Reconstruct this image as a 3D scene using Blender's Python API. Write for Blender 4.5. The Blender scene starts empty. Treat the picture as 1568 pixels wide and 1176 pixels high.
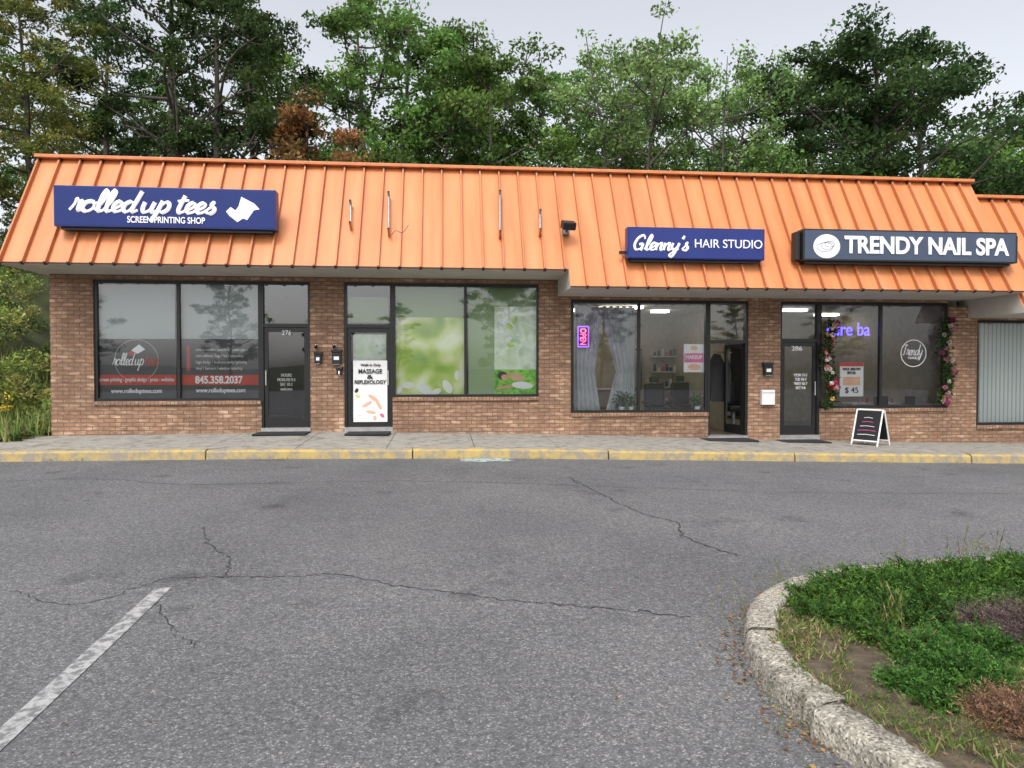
import bpy, math, random
import numpy as np
from mathutils import Vector
random.seed(4)
rad=math.radians
scene=bpy.context.scene
# ------------------------------------------------------------------ survey camera (solved from the photo)
Fp=1080.0; TH=rad(5.4); PH=rad(1.22); C=np.array([0,-14.5,1.6])
FW=np.array([math.sin(TH)*math.cos(PH),math.cos(TH)*math.cos(PH),-math.sin(PH)])
RT=np.array([math.cos(TH),-math.sin(TH),0.0]); UP=np.cross(RT,FW)
def ray(px,py): return FW+(px-784)/Fp*RT+(588-py)/Fp*UP
def P(px,py,Y=0.0):
    d=ray(px,py); t=(Y-C[1])/d[1]; return C[0]+t*d[0], C[2]+t*d[2]
def G(px,py,z=0.0):
    d=ray(px,py); t=(z-C[2])/d[2]; return C[0]+t*d[0], C[1]+t*d[1]
def X(px,Y=0.0,py=540): return P(px,py,Y)[0]
def Z(px,py,Y=0.0): return P(px,py,Y)[1]
# ------------------------------------------------------------------ materials
def new_mat(name):
    m=bpy.data.materials.new(name); m.use_nodes=True
    return m,m.node_tree.nodes,m.node_tree.links,m.node_tree.nodes['Principled BSDF']
def N(ns,t,**k):
    n=ns.new(t)
    for a,b in k.items():
        if a in n.inputs.keys(): n.inputs[a].default_value=b
        else: setattr(n,a,b)
    return n
def ramp(ns,stops):
    r=ns.new('ShaderNodeValToRGB'); e=r.color_ramp.elements
    e[0].position=stops[0][0]; e[0].color=(*stops[0][1],1)
    e[1].position=stops[-1][0]; e[1].color=(*stops[-1][1],1)
    for p,c in stops[1:-1]:
        x=e.new(p); x.color=(*c,1)
    return r
def coords(ns): return ns.new('ShaderNodeTexCoord').outputs['Object']
def mat(name,col,rough=.6,var=.12,scale=6.0,bump=0.0,metal=0.0,spec=.5,bscale=40):
    m,ns,ls,b=new_mat(name)
    co=coords(ns)
    n=N(ns,'ShaderNodeTexNoise',Scale=scale,Detail=5.0); ls.new(co,n.inputs['Vector'])
    lo=tuple(c*(1-var) for c in col); hi=tuple(min(1,c*(1+var)) for c in col)
    r=ramp(ns,[(.3,lo),(.7,hi)]); ls.new(n.outputs['Fac'],r.inputs[0]); ls.new(r.outputs[0],b.inputs['Base Color'])
    b.inputs['Roughness'].default_value=rough; b.inputs['Metallic'].default_value=metal
    b.inputs['Specular IOR Level'].default_value=spec
    if bump:
        n2=N(ns,'ShaderNodeTexNoise',Scale=bscale,Detail=3.0); ls.new(co,n2.inputs['Vector'])
        bp=N(ns,'ShaderNodeBump',Strength=bump,Distance=.02); ls.new(n2.outputs['Fac'],bp.inputs['Height']); ls.new(bp.outputs[0],b.inputs['Normal'])
    return m
def emis(name,col,s):
    m,ns,ls,b=new_mat(name); b.inputs['Base Color'].default_value=(*col,1)
    b.inputs['Emission Color'].default_value=(*col,1); b.inputs['Emission Strength'].default_value=s; return m
def brick_mat(name,wd=.215,rh=.078):
    m,ns,ls,b=new_mat(name); co=coords(ns)
    s=ns.new('ShaderNodeSeparateXYZ'); ls.new(co,s.inputs[0])
    a=N(ns,'ShaderNodeMath',operation='ADD'); ls.new(s.outputs[0],a.inputs[0]); ls.new(s.outputs[1],a.inputs[1])
    c=ns.new('ShaderNodeCombineXYZ'); ls.new(a.outputs[0],c.inputs[0]); ls.new(s.outputs[2],c.inputs[1])
    br=N(ns,'ShaderNodeTexBrick',Scale=1.0); br.inputs['Brick Width'].default_value=wd; br.inputs['Row Height'].default_value=rh
    br.inputs['Mortar Size'].default_value=.008; br.inputs['Mortar Smooth'].default_value=.2; br.inputs['Bias'].default_value=0
    br.inputs['Mortar'].default_value=(.13,.10,.08,1); ls.new(c.outputs[0],br.inputs['Vector'])
    mp=N(ns,'ShaderNodeMapping'); mp.inputs['Scale'].default_value=(4.0,11.0,1); ls.new(c.outputs[0],mp.inputs[0])
    n=N(ns,'ShaderNodeTexNoise',Scale=1.0,Detail=1.0); ls.new(mp.outputs[0],n.inputs['Vector'])
    r1=ramp(ns,[(.3,(.20,.105,.062)),(.5,(.34,.195,.12)),(.72,(.60,.41,.29))])
    r2=ramp(ns,[(.3,(.45,.27,.18)),(.5,(.24,.13,.078)),(.7,(.43,.26,.165))])
    ls.new(n.outputs['Fac'],r1.inputs[0]); ls.new(n.outputs['Fac'],r2.inputs[0])
    ls.new(r1.outputs[0],br.inputs['Color1']); ls.new(r2.outputs[0],br.inputs['Color2'])
    n3=N(ns,'ShaderNodeTexNoise',Scale=1.3,Detail=6.0); ls.new(co,n3.inputs['Vector'])
    r3=ramp(ns,[(.3,(.70,.70,.70)),(.7,(1.1,1.09,1.06))]); ls.new(n3.outputs['Fac'],r3.inputs[0])
    mx=N(ns,'ShaderNodeMixRGB',blend_type='MULTIPLY'); mx.inputs[0].default_value=1
    ls.new(br.outputs['Color'],mx.inputs[1]); ls.new(r3.outputs[0],mx.inputs[2]); ls.new(mx.outputs[0],b.inputs['Base Color'])
    bp=N(ns,'ShaderNodeBump',Strength=.5,Distance=.01,invert=True); ls.new(br.outputs['Fac'],bp.inputs['Height']); ls.new(bp.outputs[0],b.inputs['Normal'])
    b.inputs['Roughness'].default_value=.9; return m
def glass_mat(name,tint=(.95,.97,.97),refl=.10):
    m=bpy.data.materials.new(name); m.use_nodes=True; ns=m.node_tree.nodes; ls=m.node_tree.links; ns.clear()
    o=ns.new('ShaderNodeOutputMaterial'); t=ns.new('ShaderNodeBsdfTransparent'); t.inputs[0].default_value=(*tint,1)
    g=ns.new('ShaderNodeBsdfGlossy'); g.inputs['Roughness'].default_value=.01; g.inputs['Color'].default_value=(.95,.97,1,1)
    f=N(ns,'ShaderNodeFresnel',IOR=1.5); a=N(ns,'ShaderNodeMath',operation='ADD'); a.inputs[1].default_value=refl-.04; ls.new(f.outputs[0],a.inputs[0])
    co=coords(ns); n=N(ns,'ShaderNodeTexNoise',Scale=.9,Detail=1.0); ls.new(co,n.inputs['Vector'])
    bp=N(ns,'ShaderNodeBump',Strength=.06,Distance=.05); ls.new(n.outputs['Fac'],bp.inputs['Height']); ls.new(bp.outputs[0],g.inputs['Normal'])
    mx=ns.new('ShaderNodeMixShader'); ls.new(a.outputs[0],mx.inputs[0]); ls.new(t.outputs[0],mx.inputs[1]); ls.new(g.outputs[0],mx.inputs[2]); ls.new(mx.outputs[0],o.inputs[0])
    return m
def leaf_mat(name,transl=.33):
    m=bpy.data.materials.new(name); m.use_nodes=True; ns=m.node_tree.nodes; ls=m.node_tree.links; ns.clear()
    o=ns.new('ShaderNodeOutputMaterial'); at=N(ns,'ShaderNodeAttribute',attribute_name='Col')
    oi=ns.new('ShaderNodeObjectInfo'); hs=ns.new('ShaderNodeHueSaturation')
    mr=ns.new('ShaderNodeMapRange'); mr.inputs[3].default_value=.8; mr.inputs[4].default_value=1.25
    ls.new(oi.outputs['Random'],mr.inputs[0]); ls.new(mr.outputs[0],hs.inputs['Value'])
    mr2=ns.new('ShaderNodeMapRange'); mr2.inputs[3].default_value=.48; mr2.inputs[4].default_value=.505
    ls.new(oi.outputs['Random'],mr2.inputs[0]); ls.new(mr2.outputs[0],hs.inputs['Hue'])
    ls.new(at.outputs['Color'],hs.inputs['Color'])
    d=N(ns,'ShaderNodeBsdfDiffuse'); t=ns.new('ShaderNodeBsdfTranslucent'); ls.new(hs.outputs[0],d.inputs[0]); ls.new(hs.outputs[0],t.inputs[0])
    mx=ns.new('ShaderNodeMixShader'); mx.inputs[0].default_value=transl; ls.new(d.outputs[0],mx.inputs[1]); ls.new(t.outputs[0],mx.inputs[2])
    ls.new(mx.outputs[0],o.inputs[0])
    return m
def roof_mat(name,k=1.0):
    m,ns,ls,b=new_mat(name); co=coords(ns)
    mp=N(ns,'ShaderNodeMapping'); mp.inputs['Scale'].default_value=(5,.5,.5); ls.new(co,mp.inputs[0])
    n=N(ns,'ShaderNodeTexNoise',Scale=1.0,Detail=6.0); ls.new(mp.outputs[0],n.inputs['Vector'])
    r=ramp(ns,[(.3,(.52*k,.185*k,.07*k)),(.55,(.60*k,.225*k,.088*k)),(.8,(.66*k,.27*k,.12*k))]); ls.new(n.outputs['Fac'],r.inputs[0]); ls.new(r.outputs[0],b.inputs['Base Color'])
    n2=N(ns,'ShaderNodeTexNoise',Scale=.8,Detail=2.0); ls.new(co,n2.inputs['Vector'])
    bp=N(ns,'ShaderNodeBump',Strength=.3,Distance=.05); ls.new(n2.outputs['Fac'],bp.inputs['Height']); ls.new(bp.outputs[0],b.inputs['Normal'])
    b.inputs['Roughness'].default_value=.42; b.inputs['Specular IOR Level'].default_value=.35; return m
def asphalt_mat():
    m,ns,ls,b=new_mat('asphalt'); co=coords(ns)
    v=N(ns,'ShaderNodeTexVoronoi',Scale=120.0); ls.new(co,v.inputs['Vector'])
    r=ramp(ns,[(0,(.070,.071,.075)),(.5,(.106,.107,.112)),(.85,(.145,.145,.148)),(.98,(.27,.26,.25))])
    sp=ns.new('ShaderNodeSeparateColor'); ls.new(v.outputs['Color'],sp.inputs[0]); ls.new(sp.outputs[0],r.inputs[0])
    n=N(ns,'ShaderNodeTexNoise',Scale=.35,Detail=9.0,Roughness=.68); ls.new(co,n.inputs['Vector'])
    r2=ramp(ns,[(.3,(.72,.72,.74)),(.5,(1,1,1)),(.72,(1.25,1.24,1.22))]); ls.new(n.outputs['Fac'],r2.inputs[0])
    mx=N(ns,'ShaderNodeMixRGB',blend_type='MULTIPLY'); mx.inputs[0].default_value=1; ls.new(r.outputs[0],mx.inputs[1]); ls.new(r2.outputs[0],mx.inputs[2])
    n4=N(ns,'ShaderNodeTexNoise',Scale=1.3,Detail=4.0); ls.new(co,n4.inputs['Vector'])
    r4=ramp(ns,[(.25,(.52,.52,.54)),(.38,(1,1,1))]); ls.new(n4.outputs['Fac'],r4.inputs[0])
    m3=N(ns,'ShaderNodeMixRGB',blend_type='MULTIPLY'); m3.inputs[0].default_value=1; ls.new(mx.outputs[0],m3.inputs[1]); ls.new(r4.outputs[0],m3.inputs[2])
    n5=N(ns,'ShaderNodeTexNoise',Scale=28.0,Detail=4.0); ls.new(co,n5.inputs['Vector'])
    r5=ramp(ns,[(.3,(.72,.72,.72)),(.7,(1.25,1.25,1.25))]); ls.new(n5.outputs['Fac'],r5.inputs[0])
    m4=N(ns,'ShaderNodeMixRGB',blend_type='MULTIPLY'); m4.inputs[0].default_value=1; ls.new(m3.outputs[0],m4.inputs[1]); ls.new(r5.outputs[0],m4.inputs[2])
    ls.new(m4.outputs[0],b.inputs['Base Color'])
    bp=N(ns,'ShaderNodeBump',Strength=.4,Distance=.004); ls.new(v.outputs['Distance'],bp.inputs['Height']); ls.new(bp.outputs[0],b.inputs['Normal'])
    b.inputs['Roughness'].default_value=.8; return m
def rough_concrete(name,stops):
    m,ns,ls,b=new_mat(name); co=coords(ns)
    v=N(ns,'ShaderNodeTexVoronoi',Scale=95.0); ls.new(co,v.inputs['Vector']); sp=ns.new('ShaderNodeSeparateColor'); ls.new(v.outputs['Color'],sp.inputs[0])
    r=ramp(ns,stops); ls.new(sp.outputs[0],r.inputs[0])
    n=N(ns,'ShaderNodeTexNoise',Scale=5.0,Detail=8.0,Roughness=.7); ls.new(co,n.inputs['Vector'])
    r2=ramp(ns,[(.32,(.45,.43,.38)),(.5,(1,1,1)),(.7,(1.2,1.18,1.12))]); ls.new(n.outputs['Fac'],r2.inputs[0])
    mx=N(ns,'ShaderNodeMixRGB',blend_type='MULTIPLY'); mx.inputs[0].default_value=1; ls.new(r.outputs[0],mx.inputs[1]); ls.new(r2.outputs[0],mx.inputs[2]); ls.new(mx.outputs[0],b.inputs['Base Color'])
    n2=N(ns,'ShaderNodeTexNoise',Scale=60.0,Detail=4.0); ls.new(co,n2.inputs['Vector'])
    bp=N(ns,'ShaderNodeBump',Strength=.9,Distance=.012); ls.new(n2.outputs['Fac'],bp.inputs['Height']); ls.new(bp.outputs[0],b.inputs['Normal'])
    b.inputs['Roughness'].default_value=.95; return m
def worn_paint(name,col,under,thr=.45,scale=9.0):
    m,ns,ls,b=new_mat(name); co=coords(ns)
    n=N(ns,'ShaderNodeTexNoise',Scale=scale,Detail=8.0,Roughness=.7); ls.new(co,n.inputs['Vector'])
    r=ramp(ns,[(thr-.06,under),(thr+.05,col),(.8,tuple(min(1,c*1.15) for c in col))]); ls.new(n.outputs['Fac'],r.inputs[0]); ls.new(r.outputs[0],b.inputs['Base Color'])
    b.inputs['Roughness'].default_value=.8
    bp=N(ns,'ShaderNodeBump',Strength=.4,Distance=.01); ls.new(n.outputs['Fac'],bp.inputs['Height']); ls.new(bp.outputs[0],b.inputs['Normal'])
    return m
def slat_mat(name,col,freq,axis='Z',dark=.7):
    m,ns,ls,b=new_mat(name); co=coords(ns)
    w=N(ns,'ShaderNodeTexWave',Scale=freq,bands_direction=axis); ls.new(co,w.inputs['Vector'])
    r=ramp(ns,[(0,tuple(c*dark for c in col)),(.35,col),(1,col)]); ls.new(w.outputs['Fac'],r.inputs[0]); ls.new(r.outputs[0],b.inputs['Base Color']); b.inputs['Roughness'].default_value=.7
    return m
def poster_mat(name,stops,scale,dist=1.0):
    m,ns,ls,b=new_mat(name); co=coords(ns)
    n=N(ns,'ShaderNodeTexNoise',Scale=scale,Detail=1.5,Distortion=dist); ls.new(co,n.inputs['Vector'])
    r=ramp(ns,stops); ls.new(n.outputs['Fac'],r.inputs[0]); ls.new(r.outputs[0],b.inputs['Base Color']); b.inputs['Roughness'].default_value=.5
    return m
M={}
M['brick']=brick_mat('tan_brick'); M['sill']=brick_mat('brick_rowlock',.075,.4)
M['roof']=roof_mat('orange_painted_metal'); M['rib']=roof_mat('orange_rib_metal_shaded',.80); M['roofend']=mat('brown_rib_end',(.05,.022,.015),.7)  # rib orange darkened to paint in the shadow lines along each rib
M['soffit']=mat('beige_soffit',(.50,.47,.42),.7,.1,2); M['frame']=mat('black_window_frame',(.012,.012,.013),.35,.1)
M['glass']=glass_mat('window_glass'); M['glass2']=glass_mat('door_glass',(.8,.83,.83),.13)
M['asphalt']=asphalt_mat(); M['concrete']=rough_concrete('concrete_walk',[(0,(.25,.235,.21)),(.6,(.30,.285,.255)),(1,(.36,.34,.31))])
M['curbc']=rough_concrete('island_curb_concrete',[(0,(.10,.09,.075)),(.25,(.24,.22,.18)),(.7,(.34,.31,.26)),(1,(.5,.47,.42))])
M['yellow']=worn_paint('worn_yellow_paint',(.42,.31,.115),(.26,.23,.18),.49,6)
M['white_line']=worn_paint('worn_white_paint',(.36,.36,.355),(.15,.15,.155),.49,18)
M['teal']=worn_paint('worn_pale_paint',(.34,.42,.41),(.13,.14,.14),.45,12)
M['crack']=mat('crack_filler',(.022,.022,.024),.9)
M['inwall']=mat('interior_beige',(.50,.45,.36),.8); M['infloor']=mat('interior_floor',(.25,.2,.15),.5); M['ceil']=mat('interior_ceiling',(.6,.6,.58),.8)
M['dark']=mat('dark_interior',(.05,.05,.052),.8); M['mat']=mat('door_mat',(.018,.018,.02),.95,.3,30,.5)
M['white']=mat('white_plastic',(.78,.78,.78),.5,.04); M['wt']=mat('white_lettering',(.85,.85,.87),.5,.02)
M['navy']=mat('navy_sign_face',(.009,.024,.145),.35,.06,2,spec=.3); M['navy2']=mat('indigo_sign_face',(.022,.036,.18),.35,.06,2,spec=.3)
M['slate']=mat('slate_sign_face',(.052,.072,.118),.4,.06,2); M['black']=mat('black_metal',(.012,.012,.013),.4)
M['grey']=mat('galvanised_steel',(.38,.38,.38),.45,.15,10,metal=.5)
M['bark']=mat('bark',(.095,.08,.066),.95,.4,5,.8); M['leaf']=leaf_mat('leaves'); M['soil']=mat('soil',(.095,.072,.048),1,.5,9,.8,bscale=50)
M['grassg']=mat('forest_floor',(.045,.055,.02),1,.5,1.5,.6)
M['red']=mat('red_vinyl',(.50,.04,.03),.5); M['film']=mat('dark_window_film',(.04,.043,.05),.4); M['pink']=mat('pink_print',(.65,.12,.3),.5)
M['blind']=slat_mat('window_blind',(.46,.50,.50),13,'Z',.85); M['vblind']=slat_mat('vertical_blind',(.66,.70,.67),3.2,'X',.55)
M['greenfilm']=slat_mat('green_backed_blind',(.34,.45,.25),10,'Z',.85)
M['skin']=mat('printed_skin',(.70,.42,.29),.5); M['hair']=mat('printed_dark_hair',(.03,.015,.01),.5)
M['curtain']=mat('curtain_cloth',(.5,.52,.54),.9,.1)
M['post1']=poster_mat('spa_flower_print',[(.25,(.16,.36,.04)),(.42,(.42,.58,.10)),(.52,(.66,.74,.3)),(.62,(.86,.88,.72)),(.8,(.58,.64,.14))],1.6,.4)
M['post2']=poster_mat('spa_pale_print',[(.3,(.50,.63,.44)),(.5,(.80,.85,.76)),(.7,(.62,.73,.5))],3,.6)
M['post3']=poster_mat('grass_print',[(.3,(.08,.30,.02)),(.5,(.2,.55,.05)),(.7,(.38,.7,.1))],9,1)
# ------------------------------------------------------------------ mesh helpers
def link(o,parent=None):
    scene.collection.objects.link(o)
    if parent: o.parent=parent
    return o
def empty(name):
    e=bpy.data.objects.new(name,None); e.empty_display_size=.3; return link(e)
def pymesh(name,v,f,mats,parent=None,mi=None,smooth=False):
    me=bpy.data.meshes.new(name); me.from_pydata([tuple(map(float,a)) for a in v],[],f)
    for m in (mats if isinstance(mats,list) else [mats]): me.materials.append(m)
    if mi: me.polygons.foreach_set('material_index',mi)
    if smooth: me.polygons.foreach_set('use_smooth',[True]*len(f))
    me.update(); return link(bpy.data.objects.new(name,me),parent)
BF=[(0,3,2,1),(4,5,6,7),(0,1,5,4),(1,2,6,5),(2,3,7,6),(3,0,4,7)]
def box(name,x0,x1,y0,y1,z0,z1,m,parent=None,bev=0,rot=None):
    cx,cy,cz=(x0+x1)/2,(y0+y1)/2,(z0+z1)/2
    v=[(x0,y0,z0),(x1,y0,z0),(x1,y1,z0),(x0,y1,z0),(x0,y0,z1),(x1,y0,z1),(x1,y1,z1),(x0,y1,z1)]
    if rot is not None:
        v=[(a-cx,b-cy,c-cz) for a,b,c in v]
    o=pymesh(name,v,BF,m,parent)
    if rot is not None: o.location=(cx,cy,cz); o.rotation_euler=rot
    if bev:
        b=o.modifiers.new('bev','BEVEL'); b.width=bev; b.segments=2
    return o
def pane(name,x0,x1,y,z0,z1,m,parent): return pymesh(name,[(x0,y,z0),(x1,y,z0),(x1,y,z1),(x0,y,z1)],[(0,1,2,3)],m,parent)
def pbox(name,px0,py0,px1,py1,Y0,Y1,m,parent=None,bev=0):
    pm=(py0+py1)/2; qm=(px0+px1)/2
    return box(name,P(px0,pm,Y0)[0],P(px1,pm,Y0)[0],Y0,Y1,P(qm,py1,Y0)[1],P(qm,py0,Y0)[1],m,parent,bev)
def panel(name,px0,py0,px1,py1,Y,m,parent=None): return pbox(name,px0,py0,px1,py1,Y,Y+.004,m,parent)
def text(name,s,px0,py0,px1,py1,Y,m,parent,shear=0,bold=.0,vert=False):
    cu=bpy.data.curves.new(name,'FONT'); cu.body=s; cu.size=1; cu.extrude=.01; cu.shear=shear; cu.offset=bold
    cu.align_x='CENTER'; cu.align_y='CENTER'
    cu.materials.append(m); o=bpy.data.objects.new(name,cu); link(o,parent)
    bpy.context.view_layer.update()
    bb=o.bound_box; bx=[b[0] for b in bb]; by=[b[1] for b in bb]; w=max(bx)-min(bx); h=max(by)-min(by)
    xa,zb=P(px0,(py0+py1)/2,Y)[0],P((px0+px1)/2,py1,Y)[1]; xb,zt=P(px1,(py0+py1)/2,Y)[0],P((px0+px1)/2,py0,Y)[1]
    if vert:
        sx=(zt-zb)/w; sy=(xb-xa)/h; o.rotation_euler=(rad(90),rad(90),0); o.scale=(sx,sy,1)
        o.location=((xa+xb)/2,Y,(zb+zt)/2)
    else:
        sx=(xb-xa)/w; sy=(zt-zb)/h
        o.rotation_euler=(rad(90),0,0); o.scale=(sx,sy,1)
        o.location=((xa+xb)/2-(max(bx)+min(bx))/2*sx,Y,(zb+zt)/2-(max(by)+min(by))/2*sy)
    return o
def disc(name,cx,cz,rx,rz,Y,m,parent=None,n=24,ring=None):
    a=[2*math.pi*i/n for i in range(n)]
    if ring is None:
        v=[(cx+rx*math.cos(t),Y,cz+rz*math.sin(t)) for t in a]; f=[tuple(range(n))]
    else:
        v=[(cx+rx*math.cos(t),Y,cz+rz*math.sin(t)) for t in a]+[(cx+(rx-ring)*math.cos(t),Y,cz+(rz-ring)*math.sin(t)) for t in a]
        f=[(i,(i+1)%n,n+(i+1)%n,n+i) for i in range(n)]
    return pymesh(name,v,f,m,parent)
def cr(pts,k=8):
    p=[np.array(a,float) for a in pts]; p=[p[0]]+p+[p[-1]]; out=[]
    for i in range(1,len(p)-2):
        for j in range(k):
            t=j/k; out.append(.5*((2*p[i])+(-p[i-1]+p[i+1])*t+(2*p[i-1]-5*p[i]+4*p[i+1]-p[i+2])*t*t+(-p[i-1]+3*p[i]-3*p[i+1]+p[i+2])*t**3))
    out.append(p[-2]); return out
GL={'r':(.75,[[(0,.1),(.2,.7),(.22,1.2),(.35,.95),(.62,.98),(.55,.5),(.6,.08),(.8,.15)]]),
'o':(.92,[[(.55,1),(.2,.85),(.05,.45),(.2,.05),(.5,0),(.75,.3),(.75,.75),(.55,1),(.75,.8),(.98,.85)]]),
'l':(.55,[[(0,.1),(.35,.9),(.5,1.8),(.35,2.05),(.2,1.5),(.18,.4),(.32,0),(.6,.15)]]),
'e':(.7,[[(0,.2),(.45,.5),(.58,.82),(.38,1),(.13,.75),(.1,.3),(.32,0),(.6,.1),(.75,.3)]]),
'd':(1.0,[[(.65,.85),(.4,1),(.1,.7),(.08,.25),(.3,0),(.55,.2),(.72,.8)],[(.95,2.05),(.78,1),(.68,.3),(.8,0),(1.05,.2)]]),
'u':(1.0,[[(.03,1),(.02,.3),(.2,0),(.5,.2),(.66,.9)],[(.7,1),(.62,.3),(.76,0),(1.0,.2)]]),
'p':(.95,[[(.2,1.15),(.05,0),(-.12,-.95)],[(.12,.5),(.4,1),(.7,.85),(.72,.3),(.42,0),(.15,.2)]]),
't':(.6,[[(.3,1.7),(.15,.4),(.3,0),(.6,.2)],[(-.1,1.15),(.65,1.25)]]),
's':(.75,[[(0,.15),(.35,.75),(.42,1.1),(.3,.8),(.6,.4),(.45,0),(.05,.08)]]),
'G':(1.2,[[(.95,1.5),(.75,2.0),(.25,1.7),(.02,.8),(.3,.05),(.8,.2),(.95,.8),(.5,.75)],[(.95,.8),(.88,-.1)]]),
'n':(.85,[[(0,1),(.04,0)],[(.05,.5),(.35,1),(.52,.8),(.5,.2),(.65,0),(.85,.2)]]),
'y':(.85,[[(0,1),(.0,.4),(.25,.1),(.55,.5),(.68,1)],[(.68,1),(.5,-.3),(.25,-.9),(-.05,-.7),(.3,-.2),(.8,.2)]]),
'T':(1.0,[[(.0,1.6),(.3,2.0),(1.1,1.9)],[(.65,1.95),(.5,.6),(.35,0),(.05,.2)]]),
"'":(.3,[[(.15,2.0),(.05,1.55)]]),' ':(.35,[])}
def script(name,s,px0,py0,px1,py1,Y,m,parent,wt=.011,sh=.25):
    xa=P(px0,py1,Y)[0]; xb=P(px1,py1,Y)[0]; zb=P((px0+px1)/2,py1,Y)[1]; zt=P((px0+px1)/2,py0,Y)[1]
    tot=sum(GL[c][0] for c in s); sx=(xb-xa)/tot; sz=(zt-zb)/2.0
    cu=bpy.data.curves.new(name,'CURVE'); cu.dimensions='3D'; cu.bevel_depth=wt; cu.bevel_resolution=1; cu.use_fill_caps=True; cu.materials.append(m)
    x=0
    for c in s:
        adv,st=GL[c]
        for q in st:
            pts=cr(q,6) if len(q)>2 else [np.array(a) for a in q]
            sp=cu.splines.new('POLY'); sp.points.add(len(pts)-1)
            for i,p in enumerate(pts):
                sp.points[i].co=(xa+(x+p[0]+sh*p[1])*sx,0,zb+p[1]*sz,1)
                q0=pts[max(i-1,0)]; q1=pts[min(i+1,len(pts)-1)]; dz=(q1[1]-q0[1]); sp.points[i].radius=1.2 if dz<0 else .75
        x+=adv
    o=bpy.data.objects.new(name,cu); o.scale=(1,.4,1); o.location=(0,Y,0); return link(o,parent)
def quadmesh(name,V,F,mats,cols=None,mi=None,smooth=None):
    me=bpy.data.meshes.new(name); nv=len(V); nf=len(F)
    me.vertices.add(nv); me.vertices.foreach_set('co',np.asarray(V,np.float32).ravel())
    me.loops.add(nf*4); me.loops.foreach_set('vertex_index',np.asarray(F,np.int32).ravel())
    me.polygons.add(nf); me.polygons.foreach_set('loop_start',np.arange(0,nf*4,4,dtype=np.int32)); me.polygons.foreach_set('loop_total',np.full(nf,4,np.int32))
    if mi is not None: me.polygons.foreach_set('material_index',np.asarray(mi,np.int32))
    for m in mats: me.materials.append(m)
    me.update(calc_edges=True)
    if cols is not None:
        a=me.color_attributes.new('Col','FLOAT_COLOR','POINT'); c=np.ones((nv,4),np.float32); c[:,:3]=cols; a.data.foreach_set('color',c.ravel())
    return me
def leafquads(pos,size,rng,elong=.55,up=.6,dirs=None):
    n=len(pos); nr=rng.normal(size=(n,3)); nr[:,2]=nr[:,2]+up; nr/=np.linalg.norm(nr,axis=1)[:,None]
    r=rng.normal(size=(n,3)) if dirs is None else dirs
    t=r if dirs is not None else r-(r*nr).sum(1)[:,None]*nr
    t=t/np.linalg.norm(t,axis=1)[:,None]; b=np.cross(nr,t); b/=np.linalg.norm(b,axis=1)[:,None]+1e-9
    s=size[:,None]; V=np.stack([pos-t*s*.5,pos+b*s*elong*.5,pos+t*s*.5,pos-b*s*elong*.5],1).reshape(-1,3)
    return V,np.arange(n*4).reshape(-1,4)
def tube(pts,rs,k=6):
    pts=np.array(pts,float); V=[];F=[]
    for i,p in enumerate(pts):
        d=pts[min(i+1,len(pts)-1)]-pts[max(i-1,0)]; d/=np.linalg.norm(d)+1e-9
        a=np.cross(d,[.3,.9,.1]); a/=np.linalg.norm(a)+1e-9; b=np.cross(d,a)
        for j in range(k):
            t=2*math.pi*j/k; V.append(p+rs[i]*(a*math.cos(t)+b*math.sin(t)))
    for i in range(len(pts)-1):
        for j in range(k): F.append((i*k+j,i*k+(j+1)%k,(i+1)*k+(j+1)%k,(i+1)*k+j))
    return np.array(V),np.array(F)
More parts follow.
